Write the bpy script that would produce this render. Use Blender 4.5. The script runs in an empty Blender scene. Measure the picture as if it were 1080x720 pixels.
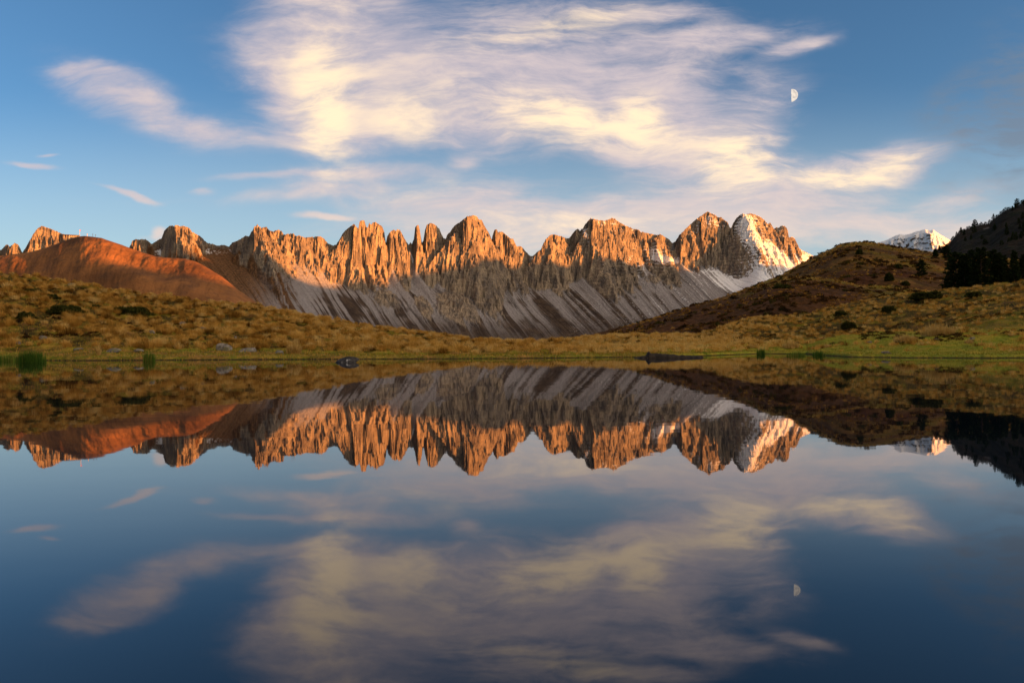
import bpy, math, random
import numpy as np
from mathutils import Matrix, Vector

sc = bpy.context.scene
COL = sc.collection
rad = math.radians

# ------------------------------------------------------------------ camera, light, exposure
EYE = 1.3                         # tripod height above the lake
FPX = 840.0                       # focal length in pixels of a 1080 px wide frame
CX, CY = 540.0, 363.2             # horizon point
ROLL = -0.0053
cam = bpy.data.cameras.new('camera')
cam.sensor_width = 36.0
cam.lens = 36.0 * FPX / 1080.0
cam.shift_y = 3.2 / 1080.0
cam.clip_start = 0.1
cam.clip_end = 200000.0
camo = bpy.data.objects.new('camera', cam)
camo.matrix_world = Matrix.Translation((0, 0, EYE)) @ Matrix.Rotation(rad(90), 4, 'X') @ Matrix.Rotation(ROLL, 4, 'Z')
COL.objects.link(camo)
sc.camera = camo

SUN_AZ, SUN_EL = 110.0, 3.2       # clockwise from the view direction, above the horizon
sund = bpy.data.lights.new('sun', 'SUN')
sund.energy = 5.0
sund.angle = rad(0.53)
sund.color = (1.0, 0.34, 0.06)
suno = bpy.data.objects.new('sun', sund)
sdir = Vector((math.sin(rad(SUN_AZ)) * math.cos(rad(SUN_EL)), math.cos(rad(SUN_AZ)) * math.cos(rad(SUN_EL)), math.sin(rad(SUN_EL))))
suno.rotation_euler = sdir.to_track_quat('Z', 'Y').to_euler()
COL.objects.link(suno)

vs = sc.view_settings
vs.view_transform = 'Standard'
vs.look = 'None'
vs.exposure = 1.75
vs.gamma = 1.0
vs.use_curve_mapping = False
sc.cycles.max_bounces = 5
sc.cycles.diffuse_bounces = 2
sc.cycles.glossy_bounces = 2
sc.cycles.transparent_max_bounces = 6
sc.cycles.sample_clamp_indirect = 4.0


# ------------------------------------------------------------------ node helper
class NB:
    def __init__(s, tree):
        s.t = tree
        tree.nodes.clear()

    def n(s, typ, **kw):
        o = s.t.nodes.new(typ)
        for k, v in kw.items():
            setattr(o, k, v)
        return o

    def put(s, sock, v):
        if isinstance(v, bpy.types.NodeSocket):
            s.t.links.new(v, sock)
        else:
            if hasattr(sock.default_value, '__len__') and not hasattr(v, '__len__'):
                v = (v,) * len(sock.default_value)
            if hasattr(sock.default_value, '__len__') and len(sock.default_value) == 4 and len(v) == 3:
                v = (*v, 1.0)
            sock.default_value = v

    def math(s, op, a, b=0.0, c=0.0, clamp=False):
        o = s.n('ShaderNodeMath', operation=op)
        o.use_clamp = clamp
        for i, v in enumerate((a, b, c)):
            s.put(o.inputs[i], v)
        return o.outputs[0]

    def vmath(s, op, a, b=(0, 0, 0)):
        o = s.n('ShaderNodeVectorMath', operation=op)
        s.put(o.inputs[0], a)
        if op == 'SCALE':
            s.put(o.inputs['Scale'], b)
        else:
            s.put(o.inputs[1], b)
        return o.outputs['Value'] if op in ('LENGTH', 'DOT_PRODUCT') else o.outputs[0]

    def mix(s, f, a, b, blend='MIX'):
        o = s.n('ShaderNodeMix', data_type='RGBA', blend_type=blend)
        s.put(o.inputs[0], f)
        s.put(o.inputs[6], a)
        s.put(o.inputs[7], b)
        return o.outputs[2]

    def ramp(s, v, a, b, c=0.0, d=1.0, smooth=True):
        o = s.n('ShaderNodeMapRange', interpolation_type='SMOOTHSTEP' if smooth else 'LINEAR')
        for i, q in enumerate((v, a, b, c, d)):
            s.put(o.inputs[i], q)
        return o.outputs[0]

    def noise(s, vec, scale, detail=4.0, rough=0.55, dist=0.0, color=False, lac=2.0):
        o = s.n('ShaderNodeTexNoise')
        s.put(o.inputs['Vector'], vec)
        s.put(o.inputs['Scale'], scale)
        s.put(o.inputs['Detail'], detail)
        s.put(o.inputs['Roughness'], rough)
        s.put(o.inputs['Lacunarity'], lac)
        s.put(o.inputs['Distortion'], dist)
        return o.outputs[1] if color else o.outputs[0]

    def mapping(s, vec, loc=(0, 0, 0), rot=0.0, scale=(1, 1, 1), typ='POINT'):
        o = s.n('ShaderNodeMapping', vector_type=typ)
        s.put(o.inputs[0], vec)
        s.put(o.inputs['Location'], loc)
        s.put(o.inputs['Rotation'], (0, 0, rot))
        s.put(o.inputs['Scale'], scale)
        return o.outputs[0]

    def attr(s, name):
        o = s.n('ShaderNodeAttribute', attribute_name=name)
        return o.outputs['Fac']

    def surface(s, bsdf):
        o = s.n('ShaderNodeOutputMaterial')
        s.t.links.new(bsdf, o.inputs[0])

    def diffuse(s, col, rough=0.6, bump=None, spec=0.15):
        p = s.n('ShaderNodeBsdfPrincipled')
        s.put(p.inputs['Base Color'], col)
        s.put(p.inputs['Roughness'], rough)
        s.put(p.inputs['Specular IOR Level'], spec)
        if bump is not None:
            s.put(p.inputs['Normal'], bump)
        return p.outputs[0]

    def bump(s, h, dist, strength=1.0):
        o = s.n('ShaderNodeBump')
        s.put(o.inputs['Height'], h)
        s.put(o.inputs['Distance'], dist)
        s.put(o.inputs['Strength'], strength)
        return o.outputs[0]


def new_mat(name):
    m = bpy.data.materials.new(name)
    m.use_nodes = True
    return m, NB(m.node_tree)


# ------------------------------------------------------------------ world: dusk sky with cirrus
def build_world():
    w = bpy.data.worlds.new('World')
    sc.world = w
    w.use_nodes = True
    b = NB(w.node_tree)
    sky = b.n('ShaderNodeTexSky', sky_type='NISHITA')
    sky.sun_disc = False
    sky.sun_elevation = rad(SUN_EL)
    sky.sun_rotation = rad(SUN_AZ)
    sky.altitude = 2000
    sky.air_density = 1.0
    sky.dust_density = 1.5
    sky.ozone_density = 2.7
    d = b.n('ShaderNodeTexCoord').outputs['Generated']
    sx = b.n('ShaderNodeSeparateXYZ')
    b.put(sx.inputs[0], d)
    yy = b.math('MAXIMUM', b.math('ABSOLUTE', sx.outputs[1]), 0.12)
    u = b.math('DIVIDE', sx.outputs[0], yy)
    v = b.math('DIVIDE', sx.outputs[2], yy)
    cx = b.n('ShaderNodeCombineXYZ')
    b.put(cx.inputs[0], u)
    b.put(cx.inputs[1], v)
    p0 = cx.outputs[0]
    # swirl the cloud field
    wn = b.noise(b.mapping(p0, scale=(1, 1.7, 1)), 4.0, 2.0, 0.5, color=True)
    wv = b.vmath('SCALE', b.vmath('SUBTRACT', wn, (0.5, 0.5, 0.5)), 0.11)
    wv = b.vmath('MULTIPLY', wv, (1, 0.55, 0))
    wn2 = b.noise(b.mapping(p0, scale=(1, 1.6, 1)), 15.0, 3.0, 0.6, color=True)
    wv2 = b.vmath('MULTIPLY', b.vmath('SCALE', b.vmath('SUBTRACT', wn2, (0.5, 0.5, 0.5)), 0.022), (1, 0.6, 0))
    p = b.vmath('ADD', b.vmath('ADD', p0, wv), wv2)

    def blob(a, y, rx, ry, rot=0.0, soft=1.0):
        loc = ((a - CX) / FPX, (CY - y) / FPX, 0)
        q = b.mapping(p, loc=loc, rot=rad(rot), scale=(rx / FPX, ry / FPX, 1.0), typ='TEXTURE')
        return b.ramp(b.vmath('LENGTH', q), 0.05, 1.45 * soft, 1.0, 0.0)

    def total(lst):
        acc = None
        for a, y, rx, ry, rot, k in lst:
            g = b.math('MULTIPLY', blob(a, y, rx, ry, rot), k)
            acc = g if acc is None else b.math('ADD', acc, g)
        return acc

    veil = total([  # broad sheets of cirrus (centre, radii, tilt, strength)
        (352, 40, 85, 150, -6, 0.9), (345, 120, 52, 50, 0, 0.5), (290, 50, 80, 70, -25, 0.3),
        (520, 55, 260, 95, 4, 0.95), (440, 115, 130, 60, 0, 0.7), (620, 128, 160, 58, -6, 0.8),
        (735, 160, 120, 60, -20, 0.95), (812, 118, 40, 60, -35, 0.6), (690, 90, 190, 50, 0, 0.6),
        (770, 35, 120, 18, 6, 0.8), (852, 44, 40, 9, 14, 0.9), (700, 8, 100, 12, 0, 0.5),
        (900, 182, 160, 30, 9, 0.9), (950, 172, 80, 30, 12, 0.4),
        (660, 220, 310, 28, 0, 0.7), (480, 206, 115, 24, 6, 0.75), (600, 240, 210, 28, 0, 0.8),
        (560, 268, 400, 40, 0, 0.75), (860, 232, 210, 24, 0, 0.8), (1040, 205, 70, 18, 8, 0.7), (1000, 248, 170, 22, 0, 0.8),
        (360, 186, 140, 13, 3, 0.8), (330, 205, 110, 9, 3, 0.75), (250, 215, 200, 8, 0, 0.3),
        (108, 82, 80, 30, -22, 0.68), (168, 122, 105, 32, -22, 0.7), (250, 142, 100, 18, -8, 0.6), (95, 70, 50, 12, -10, 0.4),
        (50, 178, 34, 5, -6, 1.3), (140, 206, 36, 5, -16, 1.4), (212, 205, 14, 4, 0, 0.8), (335, 231, 36, 4, -4, 0.95), (270, 190, 60, 5, 4, 0.5), (70, 166, 18, 3.5, 0, 1.0), (490, 168, 18, 8, 0, 0.5)])
    core = total([  # thicker parts that catch the low sun
        (344, 118, 30, 72, -5, 0.85), (352, 75, 66, 120, -4, 0.5), (428, 126, 40, 34, 0, 0.6), (470, 110, 70, 34, 0, 0.35), (578, 126, 62, 30, -12, 0.95),
        (640, 132, 70, 22, -10, 0.55), (674, 120, 34, 28, 0, 0.75), (763, 176, 44, 40, 0, 0.95), (800, 150, 54, 44, -35, 0.35),
        (925, 182, 84, 17, 14, 0.95), (830, 188, 60, 14, 6, 0.55), (545, 42, 140, 18, 12, 0.4), (630, 12, 80, 15, 18, 0.45), (600, 240, 130, 18, 0, 0.6), (450, 200, 70, 15, 8, 0.45),
        (715, 150, 50, 24, 0, 0.35)])
    q1 = b.mapping(p, rot=rad(-9), scale=(1.0, 2.3, 1.0))
    n1 = b.noise(q1, 6.0, 6.0, 0.58, 0.2)
    q2 = b.mapping(p, rot=rad(-16), scale=(1.0, 4.6, 1.0))
    n2a = b.noise(q2, 12.0, 8.0, 0.66, 0.3)
    q3 = b.mapping(p, rot=rad(-58), scale=(1.0, 3.4, 1.0))
    n2b = b.noise(q3, 10.0, 8.0, 0.64, 0.3)
    lf = b.ramp(u, -0.02, -0.22)
    n2 = b.math('ADD', b.math('MULTIPLY', n2a, b.math('SUBTRACT', 1.0, lf)), b.math('MULTIPLY', n2b, lf))
    tex = b.math('ADD', b.math('MULTIPLY', n1, 0.45), b.math('MULTIPLY', n2, 0.55))
    tex = b.ramp(tex, 0.32, 0.68)
    veil = b.math('MINIMUM', veil, 1.35)
    dens = b.math('ADD', b.math('MULTIPLY', veil, 0.66), b.math('MULTIPLY', b.math('SUBTRACT', tex, 0.49), 0.74))
    dens = b.math('ADD', dens, b.math('MULTIPLY', core, 0.16))
    alpha = b.math('MULTIPLY', b.ramp(dens, -0.15, 1.2, 0.0, 0.96), b.ramp(veil, 0.0, 1.0))
    # thin cirrus over the rest of the sky
    glow = b.ramp(b.math('ADD', b.math('MULTIPLY', core, b.math('ADD', 0.35, b.math('MULTIPLY', tex, 0.55))), b.math('MULTIPLY', tex, 0.34)), 0.1, 1.1)
    low = b.ramp(v, 0.05, 0.24, 1.0, 0.0)
    ccol = b.mix(glow, (0.20, 0.17, 0.178), (0.37, 0.285, 0.19))
    ccol = b.mix(b.math('MULTIPLY', low, 0.55), ccol, (0.31, 0.25, 0.18))
    skyc = b.vmath('SCALE', sky.outputs[0], 0.083)
    skyc = b.mix(b.ramp(v, 0.10, 0.34, 0.42, 0.0), skyc, (0.205, 0.235, 0.235))
    out = b.mix(alpha, skyc, ccol)
    # dark evening cloud low in the right of the sky, and a wisp on a summit
    dk = total([(1078, 125, 85, 95, 0, 1.3), (1050, 165, 80, 45, 0, 0.7), (1000, 105, 36, 24, 30, 0.8), (960, 118, 30, 12, 0, 0.25), (1090, 60, 60, 80, 0, 0.5)])
    dk = b.math('MULTIPLY', dk, b.ramp(b.math('ADD', n1, b.math('MULTIPLY', n2, 0.4)), 0.45, 0.95))
    out = b.mix(b.math('MULTIPLY', b.ramp(dk, 0.0, 1.0), 0.7), out, (0.06, 0.073, 0.093))
    pf = total([(169, 243, 12, 9, 0, 1.0), (150, 249, 16, 5, 0, 0.5)])
    out = b.mix(b.math('MULTIPLY', b.ramp(b.math('MULTIPLY', pf, b.math('ADD', n2, 0.2)), 0.1, 0.7), 0.6), out, (0.30, 0.21, 0.165))
    # unseen cloud overhead and glow toward the sunset, added to light the foreground
    zc = b.math('MAXIMUM', sx.outputs[2], 0.08)
    cp = b.n('ShaderNodeCombineXYZ')
    b.put(cp.inputs[0], b.math('DIVIDE', sx.outputs[0], zc))
    b.put(cp.inputs[1], b.math('DIVIDE', sx.outputs[1], zc))
    nn = b.noise(cp.outputs[0], 1.6, 6.0, 0.6, 0.3)
    high = b.math('MAXIMUM', b.ramp(sx.outputs[2], 0.52, 0.68), b.math('MULTIPLY', b.ramp(sx.outputs[1], -0.05, -0.35), b.ramp(sx.outputs[2], 0.02, 0.12)))
    west = b.ramp(b.vmath('DOT_PRODUCT', d, (math.sin(rad(SUN_AZ)) * 0.9, math.cos(rad(SUN_AZ)) * 0.9, 0.43)), 0.55, 1.0)
    hc = b.mix(west, (0.085, 0.082, 0.082), (1.0, 0.77, 0.56))
    out = b.mix(b.math('MULTIPLY', high, b.ramp(nn, 0.25, 0.55)), out, hc)
    bg = b.n('ShaderNodeBackground')
    b.put(bg.inputs[0], out)
    bg.inputs[1].default_value = 1.0
    o = b.n('ShaderNodeOutputWorld')
    b.t.links.new(bg.outputs[0], o.inputs[0])


build_world()


# ------------------------------------------------------------------ numeric helpers
def pnoise(x, y, seed=0):
    x, y = np.broadcast_arrays(np.asarray(x, float), np.asarray(y, float))
    rs = np.random.RandomState(seed)
    perm = rs.permutation(256)
    ang = rs.rand(256) * 2 * np.pi
    gx, gy = np.cos(ang), np.sin(ang)
    x0 = np.floor(x).astype(np.int64)
    y0 = np.floor(y).astype(np.int64)
    fx, fy = x - x0, y - y0

    def g(ix, iy, dx, dy):
        h = perm[(perm[ix & 255] + iy) & 255]
        return gx[h] * dx + gy[h] * dy
    sx = fx * fx * fx * (fx * (fx * 6 - 15) + 10)
    sy = fy * fy * fy * (fy * (fy * 6 - 15) + 10)
    a = g(x0, y0, fx, fy)
    b = g(x0 + 1, y0, fx - 1, fy)
    c = g(x0, y0 + 1, fx, fy - 1)
    d = g(x0 + 1, y0 + 1, fx - 1, fy - 1)
    return 1.5 * ((a + (b - a) * sx) + ((c + (d - c) * sx) - (a + (b - a) * sx)) * sy)


def fbm(x, y, oct=4, seed=0, gain=0.5, lac=2.03):
    s, a, t = 0.0, 1.0, 0.0
    for i in range(oct):
        s = s + a * pnoise(x, y, seed + 17 * i)
        t += a
        a *= gain
        x = x * lac + 3.1
        y = y * lac + 1.7
    return s / t


def sstep(x, a, b):
    t = np.clip((x - a) / (b - a), 0, 1)
    return t * t * (3 - 2 * t)


def px_theta(a):
    return np.arctan((np.asarray(a, float) - CX) / FPX)


def px_E(a, y):
    """tangent of the elevation of a direction (the picture leans by ROLL)"""
    a = np.asarray(a, float)
    hor = CY + ROLL * (a - CX)
    return (hor - np.asarray(y, float)) / FPX * np.cos(px_theta(a))


def grid_mesh(name, P, mat, attrs=None, wrap=False, flip=False, smooth=True, parent=None):
    """P: rows x cols x 3"""
    R, C = P.shape[:2]
    me = bpy.data.meshes.new(name)
    idx = np.arange(R * C).reshape(R, C)
    if wrap:
        idx = np.concatenate([idx, idx[:, :1]], 1)
    q = np.stack([idx[:-1, :-1], idx[:-1, 1:], idx[1:, 1:], idx[1:, :-1]], -1).reshape(-1, 4)
    if flip:
        q = q[:, ::-1]
    n = len(q)
    me.vertices.add(R * C)
    me.vertices.foreach_set('co', P.reshape(-1).astype(np.float32))
    me.loops.add(n * 4)
    me.loops.foreach_set('vertex_index', np.ascontiguousarray(q).reshape(-1).astype(np.int32))
    me.polygons.add(n)
    me.polygons.foreach_set('loop_start', np.arange(0, n * 4, 4, dtype=np.int32))
    me.polygons.foreach_set('use_smooth', np.full(n, smooth))
    for k, v in (attrs or {}).items():
        a = me.attributes.new(k, 'FLOAT', 'POINT')
        a.data.foreach_set('value', np.ascontiguousarray(np.broadcast_to(v, (R, C))).reshape(-1).astype(np.float32))
    me.update(calc_edges=True)
    me.materials.append(mat)
    o = bpy.data.objects.new(name, me)
    COL.objects.link(o)
    if parent:
        o.parent = parent
    return o


def poly_mesh(name, V, F, mat, attrs=None, parent=None, smooth=False, link=True):
    """V: n x 3, F: faces of one size (array) or a list of index tuples"""
    me = bpy.data.meshes.new(name)
    V = np.asarray(V, np.float32)
    if isinstance(F, np.ndarray):
        k = F.shape[1]
        me.vertices.add(len(V))
        me.vertices.foreach_set('co', V.reshape(-1))
        me.loops.add(len(F) * k)
        me.loops.foreach_set('vertex_index', np.ascontiguousarray(F).reshape(-1).astype(np.int32))
        me.polygons.add(len(F))
        me.polygons.foreach_set('loop_start', np.arange(0, len(F) * k, k, dtype=np.int32))
        me.polygons.foreach_set('use_smooth', np.full(len(F), smooth))
    else:
        me.from_pydata([tuple(v) for v in V], [], [tuple(f) for f in F])
        if smooth:
            me.polygons.foreach_set('use_smooth', np.full(len(me.polygons), True))
    for kk, v in (attrs or {}).items():
        a = me.attributes.new(kk, 'FLOAT', 'POINT')
        a.data.foreach_set('value', np.asarray(v, np.float32))
    me.update(calc_edges=True)
    me.materials.append(mat)
    o = bpy.data.objects.new(name, me)
    if link:
        COL.objects.link(o)
    if parent:
        o.parent = parent
    return o


def tag(o, label=None, cat=None, group=None, kind=None):
    for k, v in (('label', label), ('category', cat), ('group', group), ('kind', kind)):
        if v:
            o[k] = v
    return o


def empty(name, loc=(0, 0, 0), rz=0.0, scale=1.0):
    o = bpy.data.objects.new(name, None)
    o.empty_display_size = 0.2
    o.location = loc
    o.rotation_euler = (0, 0, rz)
    o.scale = (scale, scale, scale)
    COL.objects.link(o)
    return o


# ------------------------------------------------------------------ materials of the land
def mat_mountain():
    m, b = new_mat('dolomite_rock_and_scree')
    pos = b.n('ShaderNodeTexCoord').outputs['Object']
    rock, scree, grass, snow = b.attr('rock'), b.attr('scree'), b.attr('grass'), b.attr('snow')
    nv = b.noise(b.mapping(pos, scale=(1, 1, 0.35)), 0.02, 6, 0.65)
    nf = b.noise(pos, 0.09, 5, 0.65)
    nst = b.noise(b.mapping(pos, scale=(0.15, 0.15, 1)), 0.05, 4, 0.6)
    rc = b.mix(b.ramp(nv, 0.35, 0.65), (0.122, 0.102, 0.090), (0.335, 0.262, 0.182))
    rc = b.mix(b.math('MULTIPLY', b.ramp(nst, 0.5, 0.72), 0.45), rc, (0.10, 0.085, 0.078))
    rc = b.mix(b.math('MULTIPLY', b.ramp(nf, 0.56, 0.72), 0.5), rc, (0.10, 0.085, 0.08))
    scc = b.mix(b.ramp(nf, 0.3, 0.7), (0.195, 0.180, 0.180), (0.295, 0.272, 0.268))
    gc = b.mix(b.ramp(nv, 0.38, 0.62), (0.040, 0.029, 0.024), (0.078, 0.054, 0.038))
    gc = b.mix(grass, gc, b.mix(b.ramp(nf, 0.35, 0.65), (0.095, 0.050, 0.026), (0.19, 0.098, 0.042)))
    c = b.mix(scree, gc, scc)
    c = b.mix(rock, c, rc)
    geo = b.n('ShaderNodeNewGeometry')
    sz = b.n('ShaderNodeSeparateXYZ')
    b.put(sz.inputs[0], geo.outputs['Normal'])
    sn = b.math('ADD', snow, b.math('MULTIPLY', b.math('SUBTRACT', nf, 0.5), 0.9))
    sn = b.math('ADD', sn, b.math('MULTIPLY', b.math('SUBTRACT', sz.outputs[2], 0.45), 0.9))
    c = b.mix(b.ramp(sn, 0.5, 0.72), c, (0.78, 0.78, 0.80))
    bp = b.bump(b.math('ADD', nf, b.math('MULTIPLY', nv, 0.8)), 16.0, 0.75)
    b.surface(b.diffuse(c, 0.85, bp, 0.1))
    return m


def mat_heath():
    m, b = new_mat('autumn_heath')
    pos = b.n('ShaderNodeTexCoord').outputs['Object']
    n1 = b.noise(pos, 0.004, 6, 0.6)
    n2 = b.noise(pos, 0.05, 5, 0.65)
    n3 = b.noise(b.mapping(pos, rot=0.6, scale=(1, 0.25, 1)), 0.02, 5, 0.6)
    c = b.mix(b.ramp(n1, 0.35, 0.65), (0.085, 0.040, 0.019), (0.27, 0.115, 0.040))
    c = b.mix(b.math('MULTIPLY', b.ramp(n3, 0.5, 0.68), 0.65), c, (0.085, 0.045, 0.027))
    c = b.mix(b.math('MULTIPLY', b.ramp(n2, 0.55, 0.7), 0.6), c, (0.065, 0.042, 0.026))
    c = b.mix(b.math('MULTIPLY', b.attr('path'), 0.7), c, (0.09, 0.10, 0.03))
    bp = b.bump(n2, 6.0, 0.8)
    b.surface(b.diffuse(c, 0.9, bp, 0.05))
    return m


def mat_meadow(far=False):
    m, b = new_mat('autumn_meadow_far' if far else 'autumn_meadow')
    pos = b.n('ShaderNodeTexCoord').outputs['Object']
    k = 0.3 if far else 1.0
    n1 = b.noise(pos, 0.07 * k, 5, 0.6)
    n2 = b.noise(pos, 0.45 * k, 5, 0.65)
    n3 = b.noise(pos, 2.4 * k, 4, 0.6)
    n4 = b.noise(b.vmath('ADD', pos, (91, 13, 0)), 0.16 * k, 4, 0.6)
    straw = b.mix(b.ramp(n3, 0.3, 0.7), (0.17, 0.085, 0.018), (0.34, 0.185, 0.045))
    olive = b.mix(b.ramp(n3, 0.3, 0.7), (0.09, 0.072, 0.008), (0.20, 0.155, 0.015))
    brown = b.mix(b.ramp(n3, 0.3, 0.7), (0.028, 0.016, 0.008), (0.075, 0.036, 0.015))
    c = b.mix(b.ramp(n2, 0.40, 0.60), olive, straw)
    c = b.mix(b.ramp(n1, 0.52, 0.62), c, olive)
    if far:
        red = b.mix(b.ramp(n3, 0.3, 0.7), (0.034, 0.015, 0.007), (0.088, 0.034, 0.012))
        c = b.mix(b.attr('red'), c, red)
        c = b.mix(b.math('MULTIPLY', b.ramp(n4, 0.52, 0.6), 0.75), c, brown)
    else:
        c = b.mix(b.math('MULTIPLY', b.ramp(b.math('ADD', n4, b.math('MULTIPLY', n2, 0.35)), 0.68, 0.78), b.attr('dry')), c, brown)
        c = b.mix(b.math('MULTIPLY', b.attr('hollow'), 0.85), c, b.mix(b.ramp(n2, 0.4, 0.6), (0.022, 0.014, 0.007), (0.045, 0.036, 0.008)))  # hollows: shade between tussocks painted into the colour, along with darker plants
        grn = b.mix(b.ramp(n3, 0.3, 0.7), (0.10, 0.125, 0.010), (0.22, 0.23, 0.018))
        grn = b.mix(b.ramp(n2, 0.42, 0.6), grn, (0.27, 0.205, 0.022))
        c = b.mix(b.attr('green'), c, grn)
        c = b.mix(b.attr('mud'), c, (0.022, 0.015, 0.009))
    bp = b.bump(b.math('ADD', n3, b.math('MULTIPLY', n2, 2.0)), 0.25 / k, 0.8)
    b.surface(b.diffuse(c, 0.9, bp, 0.05))
    return m


def mat_dark_hill():
    m, b = new_mat('dwarf_shrub_hillside')
    pos = b.n('ShaderNodeTexCoord').outputs['Object']
    n1 = b.noise(pos, 0.012, 6, 0.62)
    n2 = b.noise(pos, 0.07, 5, 0.65)
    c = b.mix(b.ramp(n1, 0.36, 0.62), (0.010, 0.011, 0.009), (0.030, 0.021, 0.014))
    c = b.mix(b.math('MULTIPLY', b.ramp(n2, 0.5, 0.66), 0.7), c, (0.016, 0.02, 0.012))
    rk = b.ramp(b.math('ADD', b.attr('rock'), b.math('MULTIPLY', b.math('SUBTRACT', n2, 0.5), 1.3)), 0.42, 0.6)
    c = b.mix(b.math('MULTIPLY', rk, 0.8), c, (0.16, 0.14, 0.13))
    b.surface(b.diffuse(c, 0.9, b.bump(n2, 9.0, 0.9), 0.05))
    return m


def mat_simple(name, c1, c2, scale, rough=0.85, bump=0.0, spec=0.1, extra=None):
    m, b = new_mat(name)
    pos = b.n('ShaderNodeTexCoord').outputs['Object']
    n = b.noise(pos, scale, 5, 0.62)
    c = b.mix(b.ramp(n, 0.36, 0.64), c1, c2)
    if extra:
        col, sc2, lo, hi = extra
        c = b.mix(b.ramp(b.noise(pos, sc2, 4, 0.6), lo, hi), c, col)
    b.surface(b.diffuse(c, rough, b.bump(n, bump, 0.8) if bump else None, spec))
    return m


def mat_blades(name, stops):
    """colour of each plant from its own tint attribute"""
    m, b = new_mat(name)
    r = b.n('ShaderNodeValToRGB')
    cr = r.color_ramp
    while len(cr.elements) > 1:
        cr.elements.remove(cr.elements[-1])
    cr.elements[0].position = stops[0][0]
    cr.elements[0].color = (*stops[0][1], 1)
    for p, c in stops[1:]:
        e = cr.elements.new(p)
        e.color = (*c, 1)
    b.put(r.inputs[0], b.attr('tint'))
    df = b.n('ShaderNodeBsdfDiffuse')
    b.put(df.inputs[0], r.outputs[0])
    tr = b.n('ShaderNodeBsdfTranslucent')
    b.put(tr.inputs[0], r.outputs[0])
    mx = b.n('ShaderNodeMixShader')
    mx.inputs[0].default_value = 0.3
    b.t.links.new(df.outputs[0], mx.inputs[1])
    b.t.links.new(tr.outputs[0], mx.inputs[2])
    b.surface(mx.outputs[0])
    return m


def mat_water():
    m, b = new_mat('still_lake_water')
    pos = b.n('ShaderNodeTexCoord').outputs['Object']
    n = b.noise(b.mapping(pos, scale=(0.6, 1.0, 1)), 0.5, 3, 0.5)
    bp = b.bump(n, 0.0022, 1.0)
    fr = b.n('ShaderNodeFresnel')
    fr.inputs[0].default_value = 1.52
    b.put(fr.inputs[1], bp)
    gl = b.n('ShaderNodeBsdfGlossy')
    gl.inputs['Roughness'].default_value = 0.018
    gl.inputs['Color'].default_value = (0.94, 0.94, 0.97, 1)
    b.put(gl.inputs['Normal'], bp)
    df = b.n('ShaderNodeBsdfDiffuse')
    df.inputs[0].default_value = (0.002, 0.005, 0.010, 1)
    mx = b.n('ShaderNodeMixShader')
    b.put(mx.inputs[0], fr.outputs[0])
    b.t.links.new(df.outputs[0], mx.inputs[1])
    b.t.links.new(gl.outputs[0], mx.inputs[2])
    b.surface(mx.outputs[0])
    return m


# ------------------------------------------------------------------ near ground round the lake
SHORE_PX = np.array([(-600, 384), (-200, 381), (0, 380), (100, 380.2), (200, 379.6), (300, 379.0), (420, 378.6), (540, 378.0), (640, 376.8), (720, 376.0), (775, 374.0),
                     (800, 373.0), (850, 373.2), (872, 375.0), (900, 376.6), (960, 377.2), (1020, 377.6), (1080, 377.4), (1300, 378), (1700, 380)], float)
CREST_PX = np.array([(-600, 225, 160), (-300, 258, 160), (-150, 272, 158), (-50, 281.5, 172), (0, 286, 172), (25, 290, 172), (50, 292, 172), (75, 296, 172), (100, 300, 172), (125, 305, 172),
                     (150, 309, 172), (175, 311, 172), (200, 314, 172), (225, 316, 172), (250, 318, 172), (275, 321, 169), (300, 326, 166),
                     (325, 331, 163), (350, 335, 160), (375, 339.5, 161.6), (400, 343, 163.2), (435, 347, 165.44), (475, 352, 168), (500, 355, 168),
                     (540, 357.5, 168), (575, 357, 165.667), (615, 354, 163), (650, 351, 160.667), (690, 350, 158), (740, 350, 155.273), (760, 343, 150), (780, 336, 168),
                     (808, 332, 175), (835, 330, 178), (858, 327, 180), (872, 322, 182), (910, 315, 182), (945, 309, 180), (972, 306, 178),
                     (1010, 302, 176), (1047, 298, 174), (1080, 294, 172), (1120, 289, 170), (1200, 280, 165), (1400, 262, 165), (1700, 240, 160)], float)
th_tab = np.concatenate([[-np.pi, -1.9, -1.35], px_theta(np.arange(-600, 1701, 5.0)), [1.35, 1.9, np.pi]])
a_tab = np.arange(-600, 1701, 5.0)
_sy = np.interp(a_tab, SHORE_PX[:, 0], SHORE_PX[:, 1])
_rs = -EYE / px_E(a_tab, _sy)
RS_T = np.concatenate([[1.15, 2.2, 22.0], _rs, [22.0, 2.2, 1.15]])
_cr = np.interp(a_tab, CREST_PX[:, 0], CREST_PX[:, 2])
_cy = np.interp(a_tab, CREST_PX[:, 0], CREST_PX[:, 1]) + np.interp(a_tab, [0, 330, 420, 740, 780, 1080], [2.2, 2.6, 3.4, 3.2, 2.6, 2.0])
RC_T = np.concatenate([[30.0, 40.0, 120.0], _cr, [120.0, 40.0, 30.0]])
ZC_T = np.concatenate([[2.2, 3.0, 18.0], EYE + _cr * px_E(a_tab, _cy), [20.0, 3.0, 2.2]])


def near_params(th):
    rs = np.interp(th, th_tab, RS_T)
    rs = rs + (0.9 * fbm(th * 25, 0 * th, 3, 5) + 0.5 * fbm(th * 110, 0 * th + 3, 3, 9)) * np.clip(rs / 60, 0, 1.2)
    return rs, np.interp(th, th_tab, RC_T), np.interp(th, th_tab, ZC_T)


def hummock(x, y):
    return fbm(x / 2.3, y / 2.6, 2, 33, 0.4)


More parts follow.
